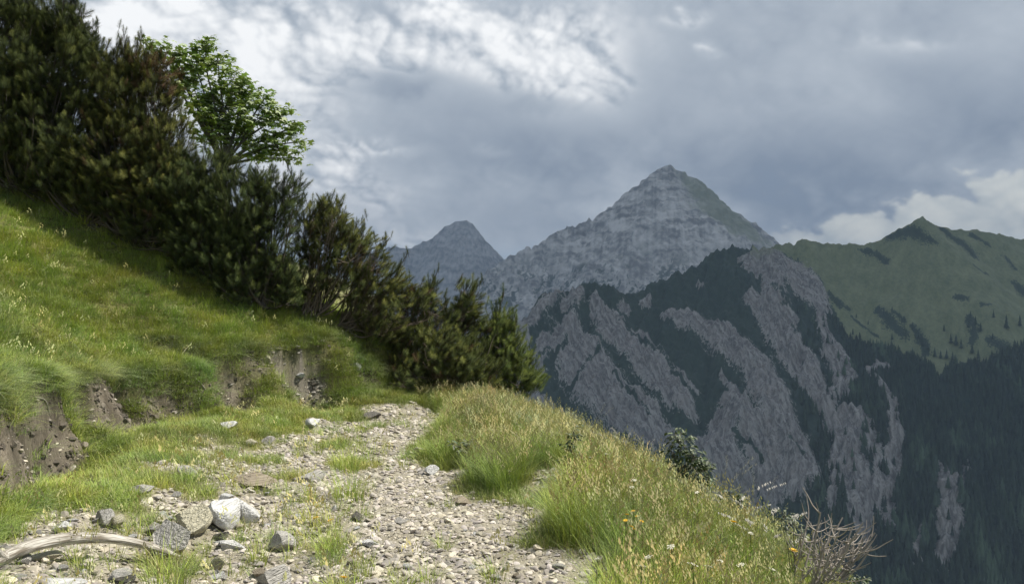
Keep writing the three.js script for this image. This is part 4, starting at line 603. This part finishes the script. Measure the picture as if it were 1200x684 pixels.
const paleBark = std(0.15, 0.118, 0.09, 0.95), mixed = [[shoots, 3], [shootsPale, 1.2]], darkSet = [[shoots, 5], [shootsPale, 0.8]], brownish = [[shoots, 3], [shootsPale, 1.4], [shootsBrown, 0.3]], light = [[shoots, 1.5], [shootsPale, 3]];
pine('tall dark dwarf pine with two pointed leaders at the top of the meadow', [30, 225], [[10, 70, 60, 60], [70, 85, 52, 58], [0, 150, 75, 60], [75, 160, 60, 55], [24, 12, 16, 26], [45, 18, 10, 24], [80, 22, 11, 28], [84, 55, 16, 26], [104, 58, 14, 24], [62, 38, 22, 26], [-10, 30, 40, 40]], { seed: 101, sets: darkSet, density: 1.25 });
pine('dense dwarf pine with brownish shoots below the maple crown', [165, 290], [[135, 120, 38, 45], [172, 125, 38, 48], [140, 185, 55, 50], [185, 178, 42, 45], [140, 76, 7, 18], [155, 80, 6, 14], [182, 92, 20, 24, 0, 2], [128, 90, 14, 20], [185, 215, 50, 40], [120, 215, 40, 30]], { seed: 102, sets: brownish, density: 1.25, hue: [1.0, 0.96, 0.85] });
pine('large dark dwarf pine whose skirt reaches the meadow edge above the scree', [305, 362], [[222, 232, 46, 42], [285, 248, 46, 44], [312, 285, 36, 62], [255, 285, 52, 48], [325, 330, 26, 38], [280, 330, 42, 32], [335, 228, 14, 22], [300, 215, 12, 14], [240, 205, 36, 22]], { seed: 103, sets: darkSet, density: 1.2, hue: [0.75, 0.84, 0.8] });
pine('thin dwarf pine with a bare-stemmed leader beside the large dark pine', [362, 372], [[362, 275, 22, 40], [384, 290, 28, 34], [366, 325, 24, 36], [386, 246, 6, 14], [392, 256, 8, 12], [372, 258, 10, 16], [405, 285, 18, 22], [400, 330, 26, 26]], { seed: 104, lean: 0.2, bark: paleBark, sets: brownish, density: 0.95, hue: [0.98, 0.98, 0.85], deadTwigs: 24 });
pine('loose dwarf pine with long bare branches sweeping over the grass', [408, 388], [[425, 312, 26, 24], [445, 335, 34, 28], [470, 362, 36, 26], [430, 352, 32, 24], [455, 385, 36, 18], [418, 292, 10, 12], [438, 296, 8, 12]], { seed: 105, lean: 0.6, bark: paleBark, sets: brownish, density: 0.7, deadTwigs: 80, hue: [1.0, 0.97, 0.82] });
pine('spreading dwarf pine with one tall leader standing against the grey peaks', [510, 440], [[500, 360, 28, 24], [545, 350, 7, 18], [540, 368, 24, 24], [520, 392, 42, 30], [478, 398, 36, 26], [556, 390, 24, 28], [497, 345, 6, 10], [475, 348, 10, 10]], { seed: 106, lean: 0.5, bark: paleBark, sets: brownish, density: 0.8, deadTwigs: 60, hue: [0.95, 0.98, 0.82] });
pine('bright green dwarf pine at the outer end of the row', [590, 462], [[585, 410, 26, 32], [606, 432, 22, 24], [584, 378, 6, 14], [570, 432, 30, 24], [612, 448, 18, 14], [592, 392, 12, 16]], { seed: 107, lean: 0.25, bark: paleBark, sets: light, density: 1.15, deadTwigs: 10, hue: [0.95, 1.1, 0.85] });
pine('low shaded dwarf pine under the spreading one beside the path bend', [540, 462], [[490, 435, 40, 22], [540, 432, 40, 24], [560, 448, 30, 14], [515, 412, 36, 20]], { seed: 108, lean: 0.5, bark: paleBark, sets: brownish, density: 1.0, deadTwigs: 44, hue: [0.92, 0.94, 0.8] });
pine('dwarf pine filling the gap behind the dense brownish one', [110, 262], [[60, 205, 60, 30], [110, 225, 50, 26], [230, 270, 40, 40], [180, 262, 40, 30], [150, 240, 40, 24]], { seed: 109, sets: darkSet, density: 0.9, deadTwigs: 40 });

// --- broad leaves
function palmate(seed) { const r = rng(seed), b = new Blades(), pts = [], lobes = [[-2.2, 0.55], [-1.15, 0.85], [0, 1], [1.15, 0.85], [2.2, 0.55]]; lobes.forEach(([a, l], k) => { pts.push([Math.sin(a) * l, 0.06 * Math.cos(a * 2) - 0.16 * l * l, Math.cos(a) * l]); if (k < 4) { const m = (a + lobes[k + 1][0]) / 2; pts.push([Math.sin(m) * 0.45, 0.03, Math.cos(m) * 0.45]); } }); const c = shade([0.165, 0.255, 0.048], r); b.face([[0, 0, -0.08], ...pts], c); b.strip([[0, 0, -0.75], [0, 0, -0.05]], [0.03, 0.03], [1, 0, 0], [0.12, 0.1, 0.04]); return b.geometry(); }
function lanceLeaf(seed, c) { const r = rng(seed), b = new Blades(); b.face([[0, 0, 0], [0.2, 0.05, 0.35], [0.17, 0.05, 0.65], [0, 0, 1], [-0.17, 0.05, 0.65], [-0.2, 0.05, 0.35]], shade(c, r)); return b.geometry(); }
const mapleLeaves = [1, 2, 3].map(palmate), mapleMat = leafMat({ transmission: 0.55, roughness: 0.6 });
function leafy(name, label, category, foot, lobes, leaves, mat, { seed, perArea, size, twig = 0.16, depth = null, trunk = 0.05, limbs = true, droop = 0.3, woodM = barkGrey, grp }) {
  const r = rng(seed), base = spot(...foot) ?? at(...foot, depth), D = depth ?? -base.z; if (depth) { base.copy(at(foot[0], foot[1], depth)); base.y = ground(base.x, base.z); }
  const g = group(name, base), wood = [], lists = leaves.map(() => []), cols = leaves.map(() => []), o = new THREE.Object3D(); tag(g, label, category, grp);
  const fork = at(lobes[0][0], lobes.reduce((a, l) => Math.max(a, l[1] + l[3]), 0), D).sub(base); if (limbs) stemBetween(new THREE.Vector3(), fork, 0, trunk, trunk * 0.75, 8, seed, wood);
  for (const [px, py, rx, ry, dz = 0] of lobes) {
    const d = D + dz, c = at(px, py, d).sub(base), sx = rx * d / FPX, sy = ry * d / FPX, sz = Math.min(sx, sy * 1.6) * 0.9;
    const from = limbs ? fork : new THREE.Vector3((r() - 0.5) * 0.05, 0, (r() - 0.5) * 0.05); stemBetween(from, c, -0.04 * from.distanceTo(c), trunk * 0.5, trunk * 0.16, 6, seed + px, wood);
    const n = Math.max(4, Math.round(sx * sy * perArea));
    for (let k = 0; k < n; k++) {
      const dir = new THREE.Vector3(r() * 2 - 1, r() * 2 - 1, r() * 2 - 1).normalize(), q = 0.3 + 0.7 * Math.sqrt(r()), e = c.clone().add(new THREE.Vector3(dir.x * sx * q, dir.y * sy * q, dir.z * sz * q)); if (r() < 0.5) stemBetween(c.clone().lerp(e, 0.1), e, 0.02, trunk * 0.12 + 0.002, 0.002, 4, seed + k, wood);
      for (let j = 0; j < 9; j++) { const a = r() * 6.283, p = e.clone().add(new THREE.Vector3(Math.cos(a) * r(), (r() - 0.5) * 0.9, Math.sin(a) * r()).multiplyScalar(twig)); o.position.copy(p); o.rotation.set((r() - 0.5) * 1.1 + droop, a, (r() - 0.5) * 1.1, 'YXZ'); o.scale.setScalar(size * (0.65 + 0.6 * r())); o.updateMatrix(); const v = Math.floor(r() * leaves.length), t = 0.7 + 0.65 * r(); lists[v].push(o.matrix.clone()); cols[v].push(new THREE.Color().setRGB(t * (0.95 + 0.25 * r()), t, t * 0.9)); }
    }
  }
  mesh(limbs ? 'trunk' : 'stems', mergeGeometries(wood), woodM, g);
  const crown = new THREE.Group(); crown.name = limbs ? 'crown' : 'foliage'; g.add(crown);
  lists.forEach((l, v) => { const im = new THREE.InstancedMesh(leaves[v], mat, l.length); im.name = 'leaves'; im.userData.kind = 'stuff'; l.forEach((m, k) => { im.setMatrixAt(k, m); im.setColorAt(k, cols[v][k]); }); im.castShadow = im.receiveShadow = true; crown.add(im); });
  return g;
}
leafy('maple_tree', 'young maple with bright green lobed leaves rising behind the dwarf pines', 'tree', [255, 300], [[262, 128, 34, 30], [228, 78, 30, 22], [240, 54, 15, 12], [200, 62, 22, 14], [272, 95, 22, 18], [300, 140, 34, 26], [292, 100, 14, 12], [335, 152, 18, 12], [322, 170, 22, 16], [300, 180, 26, 14], [232, 118, 26, 28], [212, 92, 20, 18], [345, 185, 12, 8], [280, 160, 24, 16], [178, 55, 12, 8], [310, 115, 12, 8], [250, 155, 26, 22], [190, 78, 18, 16], [330, 132, 16, 12], [352, 166, 10, 8], [255, 68, 16, 12], [288, 118, 22, 16], [345, 148, 10, 8]], mapleLeaves, mapleMat, { seed: 201, perArea: 165, size: 0.1, twig: 0.2, depth: 15.5, trunk: 0.06 });
leafy('leafy_sapling', 'small broad-leaved sapling with bright leaves under the dark pines', 'sapling', [125, 262], [[112, 232, 14, 12], [125, 222, 12, 10], [138, 240, 12, 10], [104, 246, 10, 9]], mapleLeaves, mapleMat, { seed: 202, perArea: 150, size: 0.07, twig: 0.14, trunk: 0.014, limbs: false });
const willow = [1, 2].map(s => lanceLeaf(s, [0.05, 0.085, 0.022])), willowGrey = [3, 4].map(s => lanceLeaf(s, [0.075, 0.105, 0.05])), shrubMat = leafMat({ transmission: 0.35, roughness: 0.55 });
leafy('willow_shrub', 'dark green rounded shrub growing out of the drop beside the verge', 'shrub', [806, 570], [[798, 518, 14, 16], [812, 532, 16, 15], [820, 550, 16, 14], [802, 545, 16, 16], [790, 530, 9, 12], [826, 560, 10, 9]], willow, shrubMat, { seed: 203, perArea: 1500, size: 0.05, twig: 0.06, depth: 6.2, trunk: 0.012, limbs: false });
leafy('juniper_shrub', 'small grey-green shrub beside the dead twigs on the verge', 'shrub', [928, 632], [[920, 604, 11, 9], [930, 612, 12, 10], [938, 622, 10, 8], [922, 618, 12, 9]], willowGrey, shrubMat, { seed: 204, perArea: 1500, size: 0.028, twig: 0.04, depth: 5.0, trunk: 0.008, limbs: false });
leafy('low_shrub', 'low dark green shrub beneath the dead twigs', 'shrub', [985, 700], [[985, 672, 18, 10], [1000, 680, 14, 9], [965, 680, 16, 9]], willow, shrubMat, { seed: 205, perArea: 1300, size: 0.035, twig: 0.045, depth: 4.9, trunk: 0.008, limbs: false });
leafy('leafy_herb', 'upright dark leafy herb standing in the verge grass', 'plant', [672, 560], [[672, 505, 6, 10], [668, 522, 9, 10], [676, 535, 9, 10], [664, 542, 7, 8]], willow, shrubMat, { seed: 206, perArea: 1500, size: 0.05, twig: 0.05, trunk: 0.006, limbs: false });
leafy('broad_herb', 'bluish broad-leaved herb at the path edge below the tall grass', 'plant', [540, 545], [[535, 522, 12, 8], [548, 520, 12, 7], [556, 526, 10, 7]], willowGrey, shrubMat, { seed: 207, perArea: 700, size: 0.07, twig: 0.06, trunk: 0.005, limbs: false });
leafy('broad_herb', 'dark broad-leaved herb below the yellow patch of the verge', 'plant', [858, 600], [[856, 582, 10, 8], [866, 590, 9, 8]], willow, shrubMat, { seed: 208, perArea: 900, size: 0.05, twig: 0.05, depth: 5.7, trunk: 0.005, limbs: false });

// --- dead shrub on the verge, and roots in the bank
{
  const r = rng(301), D = 4.75, base = at(925, 672, D); base.y = Math.min(base.y, ground(base.x, base.z) + 0.05); const g = group('dead_shrub', base); tag(g, 'bare grey dead shrub leaning out over the drop', 'dead shrub');
  [[1026, 624], [1012, 612], [1000, 616], [988, 606], [975, 613], [962, 600], [955, 622], [1008, 648], [1022, 640], [990, 640], [975, 650], [948, 606], [1000, 630], [968, 632], [940, 625], [1015, 628], [984, 622]].forEach(([px, py], k) => {
    const wood = [], e = at(px, py, D + (r() - 0.5) * 0.5).sub(base), line = stemBetween(new THREE.Vector3((r() - 0.5) * 0.12, 0, (r() - 0.5) * 0.12), e, 0.05 + 0.06 * r(), 0.012, 0.004, 6, 310 + k, wood);
    for (let j = 0; j < 9; j++) { const s = line[1].clone().lerp(line[3], 0.15 + 0.85 * r()), f = s.clone().add(new THREE.Vector3((r() - 0.35) * 0.26, r() * 0.16, (r() - 0.5) * 0.24)); stemBetween(s, f, 0.012, 0.0045, 0.002, 4, 400 + k * 9 + j, wood); }
    mesh('branch', mergeGeometries(wood), greyWood, g);
  });
}
[[[232, 392], [222, 408], [208, 422], 'pale thin root crossing the turf above the dark scar'], [[228, 445], [236, 455], [243, 463], 'short pale root poking from the dark scar'], [[40, 468], [52, 476], [58, 492], 'thin root hanging from the eroded bank'], [[150, 470], [158, 484], [170, 490], 'bent root at the foot of the eroded bank'], [[72, 575], [88, 572], [100, 577], 'dry stick lying in the grass above the branch'], [[80, 582], [90, 574], [96, 570], 'dark short stick crossing a dry stick in the grass']].forEach(([a, b, c, l], k) => {
  const pts = [a, b, c].map(q => spot(...q)); pts.forEach(p => { p.y += 0.02; }); pts[1].y += 0.03; tag(mesh('exposed_root', tubeAlong(pts, [0.009, 0.008, 0.004], 6, 0.15, k), greyWood), l, 'root');
});
// --- tall nodding seed heads that stand up against the valley
{
  const mat = leafMat({ transmission: 0.3 });
  const geo = seed => { const r = rng(seed), b = new Blades(); for (let k = 0; k < 6; k++) { const dir = r() * 6.28, h = 0.36 + 0.3 * r(), ln = 0.4 + 0.4 * r(); b.blade((r() - 0.5) * 0.06, (r() - 0.5) * 0.06, h, ln, dir, 0.004, [0.2, 0.2, 0.12], 5); for (let j = 0; j < 11; j++) { const t = 0.8 + 0.2 * j / 10, o = ln * h * t * t, y = h * (t - 0.35 * ln * ln * t * t) - (t - 0.8) * 0.12, s = 0.006, x = Math.cos(dir) * o + (r() - 0.5) * 0.02, z = Math.sin(dir) * o + (r() - 0.5) * 0.02; b.face([[x - s, y, z], [x, y + s, z + s], [x + s, y, z], [x, y - s * 2, z - s]], shade([0.42, 0.4, 0.36], r)); } } return b.geometry(); };
  const set = [1, 2, 3].map(geo);
  [[838, 560], [850, 575], [862, 582], [872, 588], [885, 596], [895, 606], [705, 500], [690, 490], [735, 515], [760, 530], [845, 568], [878, 592], [905, 612], [770, 536]].forEach(([px, py], k) => { const d = mix(8.3, 5.1, (px - 690) / 215), p = at(px, py, d); p.y = ground(p.x, p.z); const m = mesh('seed_head_grass', set[k % 3], mat); m.position.copy(p); m.rotation.y = k * 1.9; m.scale.setScalar(0.95); tag(m, 'wispy plant with nodding pale seed heads on the verge rim', 'plant', 'nodding seed heads on the verge rim'); });
}

renderer.render(scene, camera);
